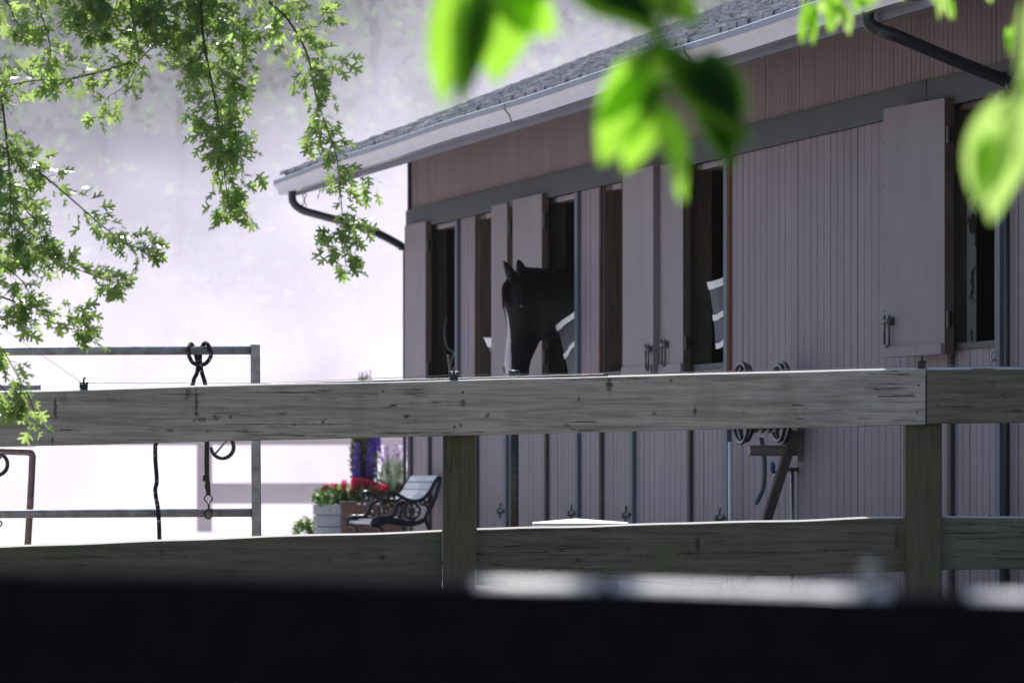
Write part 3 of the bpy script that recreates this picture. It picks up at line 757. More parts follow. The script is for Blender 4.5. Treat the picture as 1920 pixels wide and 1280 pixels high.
# ------------------------------------------------------------------ pipe corral panels
DP = 27.2
pp = thing('pipe_fence', 'grey galvanised pipe fence section with square end post', 'pipe fence', (X(478, DP), DP, 0))
def pipe(parent, name, pts, r, mat, n=14): 
    mb = MB(); mb.tube(pts, r, n); return mb.build(name, mat, parent, smooth=True)
pipe(pp, 'top_pipe', [P(-700, 661, DP), P(470, 656.5, DP)], .0200, M['pipe'])
pipe(pp, 'middle_pipe', [P(-700, 967, DP), P(472, 960.5, DP)], .0200, M['pipe'])
pipe(pp, 'bottom_pipe', [P(-700, 1112, DP), P(474, 1110, DP)], .0200, M['pipe'])
mb = MB(); a = P(478.5, 645, DP); b = P(482, 1145, DP); r = .0215
mb.hexa([(b.x-r, DP-r, 0.), (b.x+r, DP-r, 0.), (b.x+r, DP+r, 0.), (b.x-r, DP+r, 0.), (a.x-r, DP-r, a.z), (a.x+r, DP-r, a.z), (a.x+r, DP+r, a.z), (a.x-r, DP+r, a.z)])
mb.build('end_post', M['pipe'], pp, bevel=.006, seg=3)
mb = MB(); mb.ring(P(470, 656.5, DP), (1,0,0), .020, .004, 16, 6); mb.ring(P(472, 960.5, DP), (1,0,0), .020, .004, 16, 6); mb.each('weld', M['rust_pipe'], pp, smooth=True)
for xx in (-690,): pipe(pp, 'end_post', [P(xx, 648, DP), V((X(xx, DP), DP, 0))], .021, M['pipe'])
DQ = 31.0
pq = thing('pipe_gate', 'smaller rusty pipe gate with rounded corner at far left', 'gate', (X(55, DQ), DQ, 0))
pipe(pq, 'frame_pipe', smoothpath([P(-620, 838, DQ), P(-200, 841, DQ), P(30, 846.5, DQ)], 3)+smoothpath([P(50, 847, DQ), P(58, 849, DQ), P(61, 856, DQ)], 3)+[P(57, 940, DQ), P(52, 1020, DQ), P(50, 1080, DQ)], .0185, M['rust_pipe'])
pipe(pq, 'lower_pipe', [P(-620, 1072, DQ), P(50, 1076, DQ)], .018, M['rust_pipe'])
for xx in (-600,): pipe(pq, 'hinge_post', [P(xx, 700, DQ), V((X(xx, DQ), DQ, 0))], .022, M['rust_pipe'])
DR = 33.0
pr_ = thing('pipe_rail', 'pale pipe rail with flanged end showing above the fence at far left', 'pipe rail', (X(0, DR), DR, 0))
pipe(pr_, 'top_pipe', [P(-620, 727, DR), P(72, 729, DR)], .022, M['pipe'])
pipe(pr_, 'flange', [P(70, 729, DR), P(76, 729, DR)], .028, M['pipe'])
pipe(pr_, 'post', [P(-60, 729, DR), V((X(-60, DR), DR, 0))], .022, M['pipe'])
pipe(pr_, 'post', [P(-600, 729, DR), V((X(-600, DR), DR, 0))], .022, M['pipe'])

# lead rope hitched over the pipe
rp = thing('lead_rope', 'dark braided lead rope hitched over the top pipe with metal snap', 'rope', tuple(P(374, 657, DP)))
def RPt(x, y, d=0.): return P(x, y, DP+d)
mb = MB()
loop = [RPt(374, 684, -.032), RPt(362, 680, -.034), RPt(355, 668, -.034), RPt(354, 655, -.030), RPt(356, 647, -.006), RPt(359, 645, .012), RPt(364, 655, .034), RPt(368, 668, .022), RPt(371, 684, -.006), RPt(369, 700, -.01), RPt(364, 710, -.01), RPt(358, 730, 0), RPt(330, 790, .01), RPt(296, 825, .01), RPt(291, 850, .0), RPt(294, 900, -.0), RPt(291, 920, .0), RPt(297, 960, -.03), RPt(299, 1012, -.03), RPt(300, 1060, -.02)]
mb.tube(smoothpath(loop, 7), .0098, 10)
loop2 = [RPt(374, 684, -.034), RPt(386, 681, -.034), RPt(395, 668, -.034), RPt(394, 656, -.032), RPt(389, 645, -.012), RPt(383, 644, .014), RPt(377, 655, .034), RPt(375, 668, .024), RPt(376, 684, .0), RPt(379, 700, -.01), RPt(385, 722, -.01), RPt(387, 760, 0), RPt(388, 812, 0)]
mb.tube(smoothpath(loop2, 7), .0098, 10)
mb.build('rope', M['rope'], rp, smooth=True)
mb = MB(); pa = [RPt(388, 806), RPt(388, 832), RPt(387.5, 860), RPt(388, 892), RPt(391, 927)]
for i in range(len(pa)-1):
    a, b = pa[i], pa[i+1]; hw = .011; mb.hexa([(a.x-hw, DP-.003, a.z), (a.x+hw, DP-.003, a.z), (a.x+hw, DP+.003, a.z), (a.x-hw, DP+.003, a.z), (b.x-hw, DP-.003, b.z), (b.x+hw, DP-.003, b.z), (b.x+hw, DP+.003, b.z), (b.x-hw, DP+.003, b.z)])
mb.box((RPt(386, 0).x-.014, DP-.009, Z(902, DP)), (RPt(386, 0).x+.012, DP+.006, Z(890, DP))); mb.box((RPt(389, 0).x-.013, DP-.009, Z(916, DP)), (RPt(389, 0).x+.013, DP+.006, Z(908, DP)))
mb.build('strap', M['black_plastic'], rp, bevel=.001)
mb = MB(); mb.ring(RPt(390.5, 934), (0,1,0), .0185, .0035, 20, 6, sq=.9); mb.tube([RPt(391, 941, -.001), RPt(391.5, 955, -.022)], [.006, .004], 8)
mb.ring(RPt(390.5, 963, -.026), (0,1,0), .0165, .0038, 20, 6, sq=1.25); mb.tube([RPt(395, 953, -.026), RPt(398, 957, -.026)], .003, 6); mb.build('snap_hook', M['dark_steel'], rp, smooth=True)
def shoe(x, y, label, D=DP-.02):
    t = thing('horseshoe_hook', label, 'horseshoe hook', tuple(P(x, y, D)), 'horseshoe hooks on the pipe panels')
    c = P(x, y, D); R = .052
    mb = MB(); pts = [c+V((R*1.0*math.cos(a), 0, R*.98*math.sin(a))) for a in [math.radians(120-q*10) for q in range(31)]]
    mb.tube(pts, [.0075+.002*math.sin(i/30*PI) for i in range(31)], 8); mb.build('shoe', M['dark_steel'], t, smooth=True)
    mb = MB(); mb.tube([c+V((-R*.65, 0, -R*.6)), c+V((R*.5, 0, R*.75))], .005, 8); mb.build('crossbar', M['steel'], t, smooth=True)
    mb = MB(); mb.tube([c+V((-.02, .0, R)), c+V((-.01, .01, R+.06)), c+V((-.0, .015, Z(640, D)-c.z if False else R+.20))], .004, 6); mb.build('hanging_cord', M['rope'], t)
    return t
shoe(417, 838, 'steel horseshoe with diagonal crossbar hanging right of the rope')
shoe(-7, 870, 'steel horseshoe with crossbar cut by the left picture edge')
mb = MB(); mb.ring(P(-2, 981, DP-.02), (0,1,0), .013, .0035, 16, 6); mb.tube([P(-3, 975, DP-.02), P(-3, 960, DP-.025), P(-4, 900, DP-.02)], .005, 6)
solo(mb, 'snap_clip', M['dark_steel'], 'small snap clip hanging at the left picture edge', 'snap clip', loc=tuple(P(-2, 975, DP-.02)), smooth=True)
# blue capped stake just behind the rail
t = thing('capped_stake', 'dark blue capped stake poking up behind the rail below the horse', 'stake', (X(964, 25.6), 25.6, 0))
mb = MB(); mb.tube([V((X(964, 25.6), 25.6, 0)), P(964, 701, 25.6)], .020, 14); mb.build('pole', M['dark_steel'], t, smooth=True)
mb = MB(); mb.tube([P(964, 712, 25.6), P(964, 694, 25.6)], .0255, 18); mb.build('cap', M['blue_plastic'], t, smooth=False, bevel=.003)

# ------------------------------------------------------------------ arena fence far behind
DA = 65.0
af = thing('arena_fence', 'brown two rail arena fence fading in the dust behind the barn', 'fence', (0, DA, 0))
def abox(x0, x1, y0, y1, d0, d1, name):
    mb = MB(); a = P(x0, y0, DA); b = P(x1, y1, DA); mb.box((a.x, DA+d0, b.z), (b.x, DA+d1, a.z)); mb.build(name, M['arena'], af, bevel=.006)
abox(68, 1100, 794, 834, 0, .04, 'rail'); abox(384, 1100, 905, 944, .045, .085, 'rail')
for x in (382, 733, 1090): abox(x-14, x+14, 800, 1000, .09 if x < 1000 else .1, .21, 'post')
abox(-900, 66, 798, 838, 0, .04, 'rail'); abox(-420, -392, 800, 1000, .09, .21, 'post')

# ------------------------------------------------------------------ bench
bench = thing('garden_bench', 'ornate black iron bench with pale slats against the barn', 'bench', tuple(B(1.2, .35, 0)))
UN, UF = 1.735, .72
def bp(cx, cy, u=UN):
    x = 640+cx/9.145; y = 870+cy/9.145
    return (828.5-x)/278/.981+.10, .63-(y-890)/278
def bpt(cx, cy, u): v, z = bp(cx, cy); return B(u, v, z)
def barpath(mb, pts, u, r, k=6): mb.tube(smoothpath([bpt(a, b, u) for a, b in pts], k), r, 7)
for u in (UN, UF):
    mb = MB()
    barpath(mb, [(830,590),(800,560),(800,515),(850,485),(910,490),(1000,535),(1100,590),(1200,622),(1300,628),(1400,590),(1480,520),(1550,410),(1620,280),(1690,205)], u, .0125)
    barpath(mb, [(865,610),(905,600),(920,565),(895,535),(860,545)], u, .009)
    barpath(mb, [(830,590),(870,625),(940,625),(1040,575)], u, .009)
    barpath(mb, [(545,1080),(535,1020),(560,960),(640,915),(740,915),(830,905),(890,860),(930,780),(960,700),(1080,640)], u, .014)
    barpath(mb, [(545,1000),(600,1060),(700,1020),(800,1000),(950,1010),(1100,1030),(1300,1010),(1450,940)], u, .016)
    barpath(mb, [(600,960),(760,960),(900,950),(1060,985),(1260,1010),(1420,960)], u, .018)
    barpath(mb, [(1700,210),(1660,420),(1560,700),(1450,900),(1500,1100),(1600,1350),(1650,1560)], u, .014)
    barpath(mb, [(640,1060),(700,1130),(690,1250),(620,1400),(600,1560)], u, .014)
    barpath(mb, [(1400,600),(1480,760),(1440,900),(1400,950)], u, .006)
    barpath(mb, [(1330,640),(1420,700),(1560,520)], u, .006); barpath(mb, [(1500,740),(1440,660),(1520,640),(1560,560)], u, .005)
    c = bpt(1215, 800, u); mb.ring(c, EU, .055, .008, 26, 6); mb.ring(c, EU, .015, .008, 14, 6)
    for q in range(7):
        an = 2*PI*q/7+.2; mb.ring(c+EV*.035*math.cos(an)+V((0,0,.035*math.sin(an))), EU, .0165, .0035, 14, 5)
    for q in ((980,860),(1020,930),(1420,640),(1480,690)): mb.ring(bpt(q[0], q[1], u), EU, .014, .0045, 12, 5)
    mb.build('end_frame', M['black_metal'], bench, smooth=True)
backc = smoothpath([V((*bp(a, b), 0)) for a, b in [(1330,640),(1400,600),(1480,530),(1550,420),(1620,290),(1690,205)]], 8)
cum = [0]
for i in range(1, len(backc)): cum.append(cum[-1]+(backc[i]-backc[i-1]).length)
def bat(s):
    for i in range(1, len(cum)):
        if cum[i] >= s: t = (s-cum[i-1])/(cum[i]-cum[i-1]); return backc[i-1].lerp(backc[i], t)
    return backc[-1]
Lb = cum[-1]
for i in range(4):
    a = bat(Lb*(i/4)+.003); b = bat(Lb*((i+1)/4)-.003); nn = V((a.y-b.y, b.x-a.x, 0)).normalized()*.012
    if nn.x < 0: nn = -nn
    mb = MB(); mb.hexa([B(UF+.01, a.x, a.y), B(UN-.012, a.x, a.y), B(UN-.012, a.x+nn.x, a.y+nn.y), B(UF+.01, a.x+nn.x, a.y+nn.y), B(UF+.01, b.x, b.y), B(UN-.012, b.x, b.y), B(UN-.012, b.x+nn.x, b.y+nn.y), B(UF+.01, b.x+nn.x, b.y+nn.y)])
    mb.build('back_slat', M['slat'], bench, bevel=.002)
for i in range(5):
    v1 = bp(560+i*150, 0)[0]; v0 = bp(560+(i+1)*150-12, 0)[0]
    zt = bp(0, 955+(8 if i else 30))[1]+.004*(i > 0)
    mb = MB(); mb.box((UF+.01, v0, zt-.018), (UN-.012, v1, zt), B); mb.build('seat_slat', M['slat'], bench, bevel=.004)

# ------------------------------------------------------------------ planter box and its plants
DB = 43.0
c1 = P(641, 890, DB); c1.z = 0
dl = V((-.44, .90, 0)).normalized(); df = V((.90, .44, 0)).normalized(); Hb = Z(945, DB)
LW, FW = .52, .82
def PB(a, b, z): return c1+df*a+dl*b+V((0,0,z))      # a along the front, b along the side
planter = thing('planter_box', 'square timber planter box with pale slatted side full of flowers', 'planter', tuple(c1))
mb = MB(); nb = 5
for i in range(nb):
    z0 = i*Hb/nb+.003; z1 = (i+1)*Hb/nb-.003
    mb.box((.0, .03, z0), (.022, LW-.0, z1), PB); mb.box((FW-.022, .03, z0), (FW, LW, z1), PB)
mb.each('side_board', M['pale_board'], planter, bevel=.002)
mb = MB()
for i in range(3):
    z0 = i*Hb/3+.003; z1 = (i+1)*Hb/3-.003
    mb.box((.024, .012, z0), (FW-.024, .032, z1), PB); mb.box((.024, LW-.022, z0), (FW-.024, LW, z1), PB)
mb.each('front_board', M['cedar'], planter, bevel=.002)
mb = MB()
for a in (0, FW-.11): mb.box((a, -.012, 0), (a+.11, .010, Hb+.004), PB)
mb.box((.0, .0, Hb+.005), (FW, .05, Hb+.02), PB)
mb.each('corner_post', M['cedar'], planter, bevel=.003)
mb = MB(); mb.box((.024, .034, .3), (FW-.024, LW-.024, Hb-.04), PB); mb.build('soil', M['interior'], planter)

def leafcard(mb, p, d, n, ln, wd, mi=0, fold=.25):      # simple pointed leaf with folded midrib
    d = V(d).normalized(); n = V(n); n = (n-d*n.dot(d)).normalized(); s = d.cross(n)
    pts = [(0, 0), (.25, .38), (.55, .5), (.82, .3), (1, 0)]
    mid = [p+d*ln*t for t in (0, .25, .55, .82, 1)]
    for sg in (1, -1):
        ed = [p+d*ln*t+s*sg*wd*q+n*wd*q*fold for t, q in pts[1:4]]
        b = [mid[0], mid[1], mid[2], mid[3], mid[4], ed[2], ed[1], ed[0]]
        mb.add(b, [(0,1,7), (1,2,6,7), (2,3,5,6), (3,4,5)], mi)
def rv(rnd, s=1.): return V((rnd.uniform(-s, s), rnd.uniform(-s, s), rnd.uniform(-s, s)))
def flowerplant(name, label, px, py0, D, mats, gen, cat='flowers', group=None):
    base = P(px, py0, D); t = thing(name, label, cat, tuple(V((base.x, base.y, base.z))), group); gen(t, base); return t
DG = 43.35
def geranium(t, base, heads, seed, spread, hgt, fm):
    rnd = random.Random(seed); mb = MB(); st = MB()
    for i in range(420):
        a = rnd.uniform(0, 2*PI); r = math.sqrt(rnd.random()); p = base+V((spread*r*math.cos(a), .16*r*math.sin(a), hgt*rnd.random()*(1-.5*r*r)))
        leafcard(mb, p, rv(rnd)+V((math.cos(a), 0, .2)), rv(rnd, .6)+V((0,-.2,1)), rnd.uniform(.03, .05), .028)
    mb.build('foliage', M['ger_leaf'], t)
    for (x, y, rr) in heads:
        c = P(x, y, DG-.05); fmb = MB(); R = rr/253
        for i in range(110):
            d = rv(rnd).normalized(); leafcard(fmb, c+d*R*.55*rnd.uniform(.5, 1), d+rv(rnd, .6), rv(rnd), R*.6, R*.34)
        fmb.build('blossom', fm, t)
        st.tube([V((c.x, c.y, base.z)), c], .004, 5)
    st.build('stem', M['ger_leaf'], t)
flowerplant('geranium', 'low geranium with small crimson blossoms at the planter left corner', 622, 945, DG, None,
    lambda t, b: geranium(t, b, [(612,914,8), (626,912,8), (642,918,10), (646,905,7)], 1, .13, .15, M['red']), group='red geraniums in planter')
flowerplant('geranium', 'bushy geranium with the large bright scarlet blossoms mid planter', 680, 945, DG-.02, None,
    lambda t, b: geranium(t, b, [(668,904,12), (664,920,10), (678,906,11), (690,908,11), (702,912,11), (718,916,11), (706,922,9)], 2, .20, .15, M['red']), group='red geraniums in planter')
flowerplant('geranium', 'dark crimson geranium head behind the bench arm', 750, 945, DG+.02, None,
    lambda t, b: geranium(t, b, [(748,914,8), (758,916,9)], 3, .14, .12, M['darkred']), group='red geraniums in planter')
def delph(t, base, xt, yt, yb, seed):
    rnd = random.Random(seed); mb = MB(); top = P(xt, yt, DG+.05); bot = P(xt-2, yb, DG+.05)
    for i in range(300):
        s_ = rnd.random(); p = bot.lerp(top, s_); r = .034*(1-.6*s_); d = V((rnd.uniform(-1, 1), rnd.uniform(-1, 1), rnd.uniform(-.3, .5))).normalized()
        leafcard(mb, p+d*r*.4, d, rv(rnd), r*.95, r*.55)
    mb.build('blossom', M['purple'], t)
    st = MB(); st.tube([base, bot, top], [.006, .005, .002], 6); st.build('stem', M['ger_leaf'], t)
for (x, yt, yb, lb) in ((670, 830, 900, 'shorter purple delphinium spike left of the tall ones'), (696, 792, 893, 'tall purple delphinium spike rising behind the rail'), (708, 800, 846, 'purple delphinium spike leaning right of the tallest')):
    flowerplant('delphinium', lb, x, 940, DG+.05, None, lambda t, b: delph(t, b, x, yt, yb, x), group='purple delphinium spikes')
def herb(t, base):
    rnd = random.Random(8); mb = MB(); st = MB()
    for i in range(85):
        a = rnd.uniform(0, 2*PI); hh = rnd.uniform(.35, 1.0)**.8; top = base+V((.13*math.cos(a)*(1.1-hh*.8), .12*math.sin(a), .98*hh))
        b0 = base+V((.03*math.cos(a), .03*math.sin(a), 0)); md = b0.lerp(top, .5)+V((.03*math.cos(a), 0, 0)); path = smoothpath([b0, md, top], 5)
        st.tube(path, .003, 4)
        for k2 in range(42):
            s_ = rnd.random(); p = path[int(s_*(len(path)-1))]; leafcard(mb, p+rv(rnd, .008), rv(rnd, .8)+V((0,0,.9)), rv(rnd), .042, .012)
    mb.build('foliage', M['herb_leaf'], t); st.build('stem', M['twig'], t)
flowerplant('rosemary_bush', 'upright dark green needle leaved shrub rising from the planter', 684, 940, DG+.18, None, herb, 'shrub')
def lav(t, base):
    rnd = random.Random(9); mb = MB(); fl = MB(); st = MB()
    for i in range(1100):
        a = rnd.uniform(0, 2*PI); r = math.sqrt(rnd.random()); p = base+V((.13*r*math.cos(a), .12*r*math.sin(a), .33*rnd.random()*(1-.6*r*r)))
        leafcard(mb, p, rv(rnd, .5)+V((math.cos(a)*.3, 0, 1)), rv(rnd), .045, .008)
    for i in range(34):
        a = rnd.uniform(0, 2*PI); top = base+V((.17*math.cos(a)*rnd.uniform(.2,1), .14*math.sin(a), rnd.uniform(.30, .47)))
        b0 = base+V((.05*math.cos(a), .03, .2)); st.tube([b0, top], .0018, 4)
        for k2 in range(26): leafcard(fl, b0.lerp(top, rnd.uniform(.68, 1.02))+rv(rnd, .004), rv(rnd)+V((0,0,.5)), rv(rnd), .015, .007)
    mb.build('foliage', M['grey_leaf'], t); fl.build('blossom', M['lilac'], t); st.build('stem', M['grey_leaf'], t)
flowerplant('lavender', 'grey green lavender clump with pale lilac spikes by barn corner', 738, 940, DG+.1, None, lav, 'flowers')
def lowp(t, base):
    rnd = random.Random(10); mb = MB(); fl = MB(); pt_ = MB()
    for i in range(160):
        a = rnd.uniform(0, 2*PI); r = math.sqrt(rnd.random()); p = base+V((.07*r*math.cos(a), .07*r*math.sin(a), .10*rnd.random()))
        leafcard(mb, p, rv(rnd)+V((math.cos(a), 0, .3)), rv(rnd, .5)+V((0,0,1)), .045, .024)
    for i in range(30): leafcard(fl, base+V((.02, -.02, .12))+rv(rnd, .015), rv(rnd), rv(rnd), .02, .012)
    mb.build('foliage', M['ger_leaf'], t); fl.build('blossom', M['darkred'], t)
    pt_.tube([V((base.x, base.y, 0)), V((base.x, base.y, base.z))], [.07, .10], 16); pt_.build('pot', M['cedar'], t)
flowerplant('potted_plant', 'small leafy potted plant left of the planter box', 569, 1003, DG-.3, None, lowp, 'potted plant')

# ------------------------------------------------------------------ things along the barn wall
# hose reel
ur, zr = W(1422, 755, .22)
t = thing('hose_reel', 'wall mounted reel with a coiled dark garden hose', 'hose reel', tuple(B(ur, 0, zr)))
mb = MB()
for q in range(5):
    for k2 in range(3): mb.ring(B(ur, .13+q*.036, zr), EV, .10+k2*.022, .0125, 36, 8)
hp_ = smoothpath([B(ur-.02, .20, zr-.18), B(ur-.005, .19, zr-.28), B(ur+.0, .19, zr-.38), B(ur+.0, .20, zr-.45), B(ur+.0, .235, zr-.52)], 6)
mb.tube(hp_, .0125, 10); mb.build('hose', M['hose'], t, smooth=True)
mb = MB()
for q in (.09, .115, .285, .31): mb.ring(B(ur, q, zr), EV, .205-.01*(q in (.115, .285)), .011, 40, 8)
for q in (.09, .31):
    for k2 in range(4):
        an = k2*PI/4; e = EU*math.cos(an)+V((0,0,math.sin(an))); mb.tube([B(ur, q, zr)-e*.2, B(ur, q, zr)+e*.2], .006, 6)
mb.tube([B(ur, .01, zr), B(ur, .34, zr)], .02, 12); mb.build('reel_frame', M['black_metal'], t, smooth=True)
mb = MB(); mb.box((ur-.05, .0, zr-.30), (ur+.05, .025, zr+.12), B); mb.tube([B(ur, .02, zr-.245), B(ur, .27, zr-.245)], .028, 14); mb.build('bracket', M['tan'], t, bevel=.003)
# tap
ut, zt_ = W(1452, 880, .12)
t = thing('garden_tap', 'garden tap with small blue handle low on the barn wall', 'tap', tuple(B(ut, 0, zt_)))
mb = MB(); mb.tube([B(ut+.02, .0, zt_), B(ut+.02, .10, zt_), B(ut+.02, .12, zt_-.02), B(ut+.02, .12, zt_-.05)], .011, 10); mb.tube([B(ut+.02, .03, zt_), B(ut+.02, .03, 0)], .010, 8); mb.build('spout', M['steel'], t, smooth=True)
mb = MB(); 
for q in range(4): an = q*PI/2+.4; mb.ball(B(ut+.02+.012*math.cos(an), .135, zt_+.01+.018*math.sin(an)), .014, 8, 6)
mb.tube([B(ut+.02, .12, zt_+.01), B(ut+.02, .14, zt_+.01)], .006, 8); mb.build('handle', M['bright_blue'], t, smooth=True)
# leaning board
ub, zb_ = W(1493, 808, .03)
mb = MB(); w2 = .045
mb.hexa([B(ub-w2*.2, .30, .0), B(ub+w2*1.0, .30, .0), B(ub+w2*1.0, .345, .0), B(ub-w2*.2, .345, .0), B(ub-w2*.2, .018, zb_), B(ub+w2*1.0, .018, zb_), B(ub+w2*1.0, .062, zb_+.006), B(ub-w2*.2, .062, zb_+.006)])
solo(mb, 'leaning_board', M['board'], 'dark timber board leaning against the wall beside the hose reel', 'board', loc=tuple(B(ub, .3, 0)), bevel=.003)
# small hook / lamp stub on header at right
mb = MB(); uh, zh = W(1885, 140, .03); mb.tube([B(uh, .03, zh), B(uh, .09, zh), B(uh, .10, zh-.03)], .012, 8); mb.ball(B(uh, .11, zh+.0), .022, 8, 6); mb.build('header_hook', M['black_metal'], barn, smooth=True)
# white lidded bin
DBn = 28.4
bx = X(1088, DBn); zl = Z(979, DBn)
t = thing('storage_bin', 'grey bin with bright white peaked lid standing before the lower doors', 'bin', (bx, DBn, 0))
mb = MB(); hw = .205
mb.hexa([(bx-hw*.85, DBn-.17, 0), (bx+hw*.85, DBn-.17, 0), (bx+hw*.85, DBn+.17, 0), (bx-hw*.85, DBn+.17, 0), (bx-hw*.97, DBn-.20, zl-.01), (bx+hw*.97, DBn-.20, zl-.01), (bx+hw*.97, DBn+.20, zl-.01), (bx-hw*.97, DBn+.20, zl-.01)])
mb.build('bin_body', M['grey_plastic'], t, bevel=.01)
mb = MB(); hw = .232
lo = [(bx-hw, DBn-.23, zl-.02), (bx+hw, DBn-.23, zl-.02), (bx+hw, DBn+.23, zl-.02), (bx-hw, DBn+.23, zl-.02)]
mi_ = [(q[0], q[1], zl) for q in lo]; ap = (X(1080, DBn), DBn, zl+.020)
mb.add(lo+mi_+[ap], [(3,2,1,0), (0,1,5,4), (1,2,6,5), (2,3,7,6), (3,0,4,7), (4,5,8), (5,6,8), (6,7,8), (7,4,8)])
mb.build('lid', M['white_plastic'], t, bevel=.004)

# ------------------------------------------------------------------ hawthorn tree (left)
HAWL = [(0, 0), (.025, .28), (.10, .38), (.40, .50), (.42, .60), (.12, .56), (.13, .68), (.42, .92), (.30, 1.0), (.12, .86), (.10, 1.10), (0, 1.18)]
def hawleaf(mb, p, d, n, ln, fold, mi=0):
    d = V(d).normalized(); n = V(n); n = n-d*n.dot(d)
    if n.length < .01: n = V((0,1,.1))
    n.normalize(); s = d.cross(n)
    for sg in (1, -1):
        vs = [p+d*ln*t+s*(sg*ln*q)+n*(ln*q*fold) for q, t in HAWL]
        vs.append(p+d*ln*.5)
        k2 = len(HAWL)
        mb.add(vs, [(0,1,2,k2), (2,3,4,5,k2), (5,6,k2), (6,7,8,9,k2), (9,10,11,k2)], mi)
DH = 22.0
haw = thing('hawthorn_tree', 'hawthorn tree with small lobed leaves hanging in from the left', 'tree', (-3.6, DH+.5, 0))
tw = MB(); hl = MB(); rnd = random.Random(21)
px = DH/FPX
def twigpath(pts, dd=0.): return smoothpath([P(x, y, DH+dd+rnd.uniform(-.05, .05)) for x, y in pts], 8)
def spray(pts, dens=1., r0=.006, r1=.0015, spread=28, dd=0., leaf=(20, 31), sub=True, end=1.):
    path = twigpath(pts, dd); n = len(path)
    tw.tube(path, [.72*(r0+(r1-r0)*i/(n-1)) for i in range(n)], 6)
    Ltot = sum((path[i+1]-path[i]).length for i in range(n-1))/px
    cnt = int(Ltot*.100*dens)
    for i in range(cnt):
        s_ = rnd.random()*(n-1); i0 = int(s_); p = path[i0].lerp(path[min(i0+1, n-1)], s_-i0)
        tdir = (path[min(i0+1, n-1)]-path[max(i0-1, 0)]).normalized()
        tt = s_/(n-1); sp = .76*spread*(1-.45*tt*end)
        side = (tdir.cross(V((0,1,0)))*rnd.choice((-1, 1))+V((0, rnd.uniform(-1.6, 1.6), 0))).normalized()
        off = (side*rnd.uniform(.1, 1.25)+tdir*rnd.uniform(-.1, .7))*sp*px
        q = p+off
        if rnd.random() < .4: tw.tube([p, p+off*.5+V((0,0,.002)), q], [.0016, .0012, .0008], 4, caps=False)
        for c in range(rnd.choice((1, 2, 2, 3))):
            d = (side*.7+tdir*.7+rv(rnd, .75)+V((0,0,-.45)))
            ln = rnd.uniform(leaf[0]*.7, leaf[1]*1.12)*px
            nn = V((rnd.uniform(-.7, .7), rnd.uniform(-1, -.1), rnd.uniform(.0, 1.2)))
            hawleaf(hl, q+rv(rnd, 13*px), d, nn, ln, rnd.uniform(-.1, .5))
# dense crown parts
spray([(235,-90),(248,20),(262,112)], 1.5, .011, .007, 34)
spray([(262,112),(205,130),(130,148),(60,152),(-20,170)], 2.0, .007, .003, 32)
spray([(262,112),(235,160),(200,185),(185,222)], 1.1, .003, .001, 26)
spray([(375,-80),(380,60),(398,160),(412,240),(420,320),(432,408)], 3.4, .009, .002, 48)
spray([(392,60),(372,120),(372,190),(384,220)], 1.6, .004, .001, 30); spray([(400,10),(450,60),(455,120),(450,170)], 2.0, .004, .001, 30)
spray([(398,160),(440,190),(448,250),(452,300),(460,330)], 1.0, .003, .001, 26)
spray([(412,240),(380,250),(375,255)], 1.0, .002, .001, 16); spray([(430,330),(450,380),(465,415)], 1.2, .002, .001, 18)
spray([(475,-30),(500,0),(540,38),(575,100),(590,170),(610,232),(632,300),(640,380),(648,500)], 2.15, .007, .002, 36, leaf=(20, 30))
spray([(556,60),(600,45),(622,35)], 1.6, .002, .001, 18); spray([(575,110),(620,110),(645,118)], 1.4, .002, .001, 16)
spray([(556,60),(515,50),(500,68)], .9, .002, .001, 14); spray([(640,320),(670,330),(690,345)], 1.3, .002, .001, 16); spray([(600,190),(570,255),(556,262)], .6, .002, .001, 10)
spray([(640,420),(615,460),(625,495)], 1.6, .002, .001, 18); spray([(645,400),(668,440),(665,480)], 1.6, .002, .001, 18)
spray([(-60,240),(20,285),(60,312),(130,370),(200,430),(245,460),(292,465)], 2.0, .007, .0015, 34, leaf=(20, 30))
spray([(-60,380),(0,430),(60,462),(130,498),(185,520),(222,532)], 2.2, .006, .0015, 34)
spray([(-60,520),(0,555),(60,575),(115,592),(152,600),(172,630)], 2.2, .006, .0015, 34)
spray([(-40,600),(20,600),(60,620)], 1.5, .004, .0015, 24)
spray([(-50,610),(0,650),(30,700),(55,745),(68,790)], 1.7, .004, .0015, 24)
spray([(-20,700),(15,740),(25,775)], 1.4, .003, .0015, 18)
spray([(40,-60),(65,0),(85,50),(95,100),(85,130)], 2.2, .006, .0015, 34)
spray([(-40,-40),(10,0),(30,40),(45,60)], 2.0, .006, .0015, 30)
spray([(-30,120),(0,180),(12,260),(18,330),(20,410),(28,480)], 2.8, .008, .003, 44)
spray([(-30,340),(30,380),(70,420),(80,470)], 2.4, .005, .002, 44)
spray([(-40,470),(10,500),(50,540),(60,600)], 2.0, .005, .002, 40)
for a in range(8):
    x = 150+a*38; spray([(x-15, -110), (x, -40), (x+rnd.uniform(-25, 25), 35+rnd.uniform(-10, 55))], 3.2, .005, .0015, 42)
spray([(290,-40),(310,30),(345,85),(350,115)], 2.3, .005, .0015, 36); spray([(130,-60),(140,10),(150,75)], 2.2, .005, .0015, 38)
spray([(262,112),(300,80),(330,95)], 1.6, .004, .0015, 26)
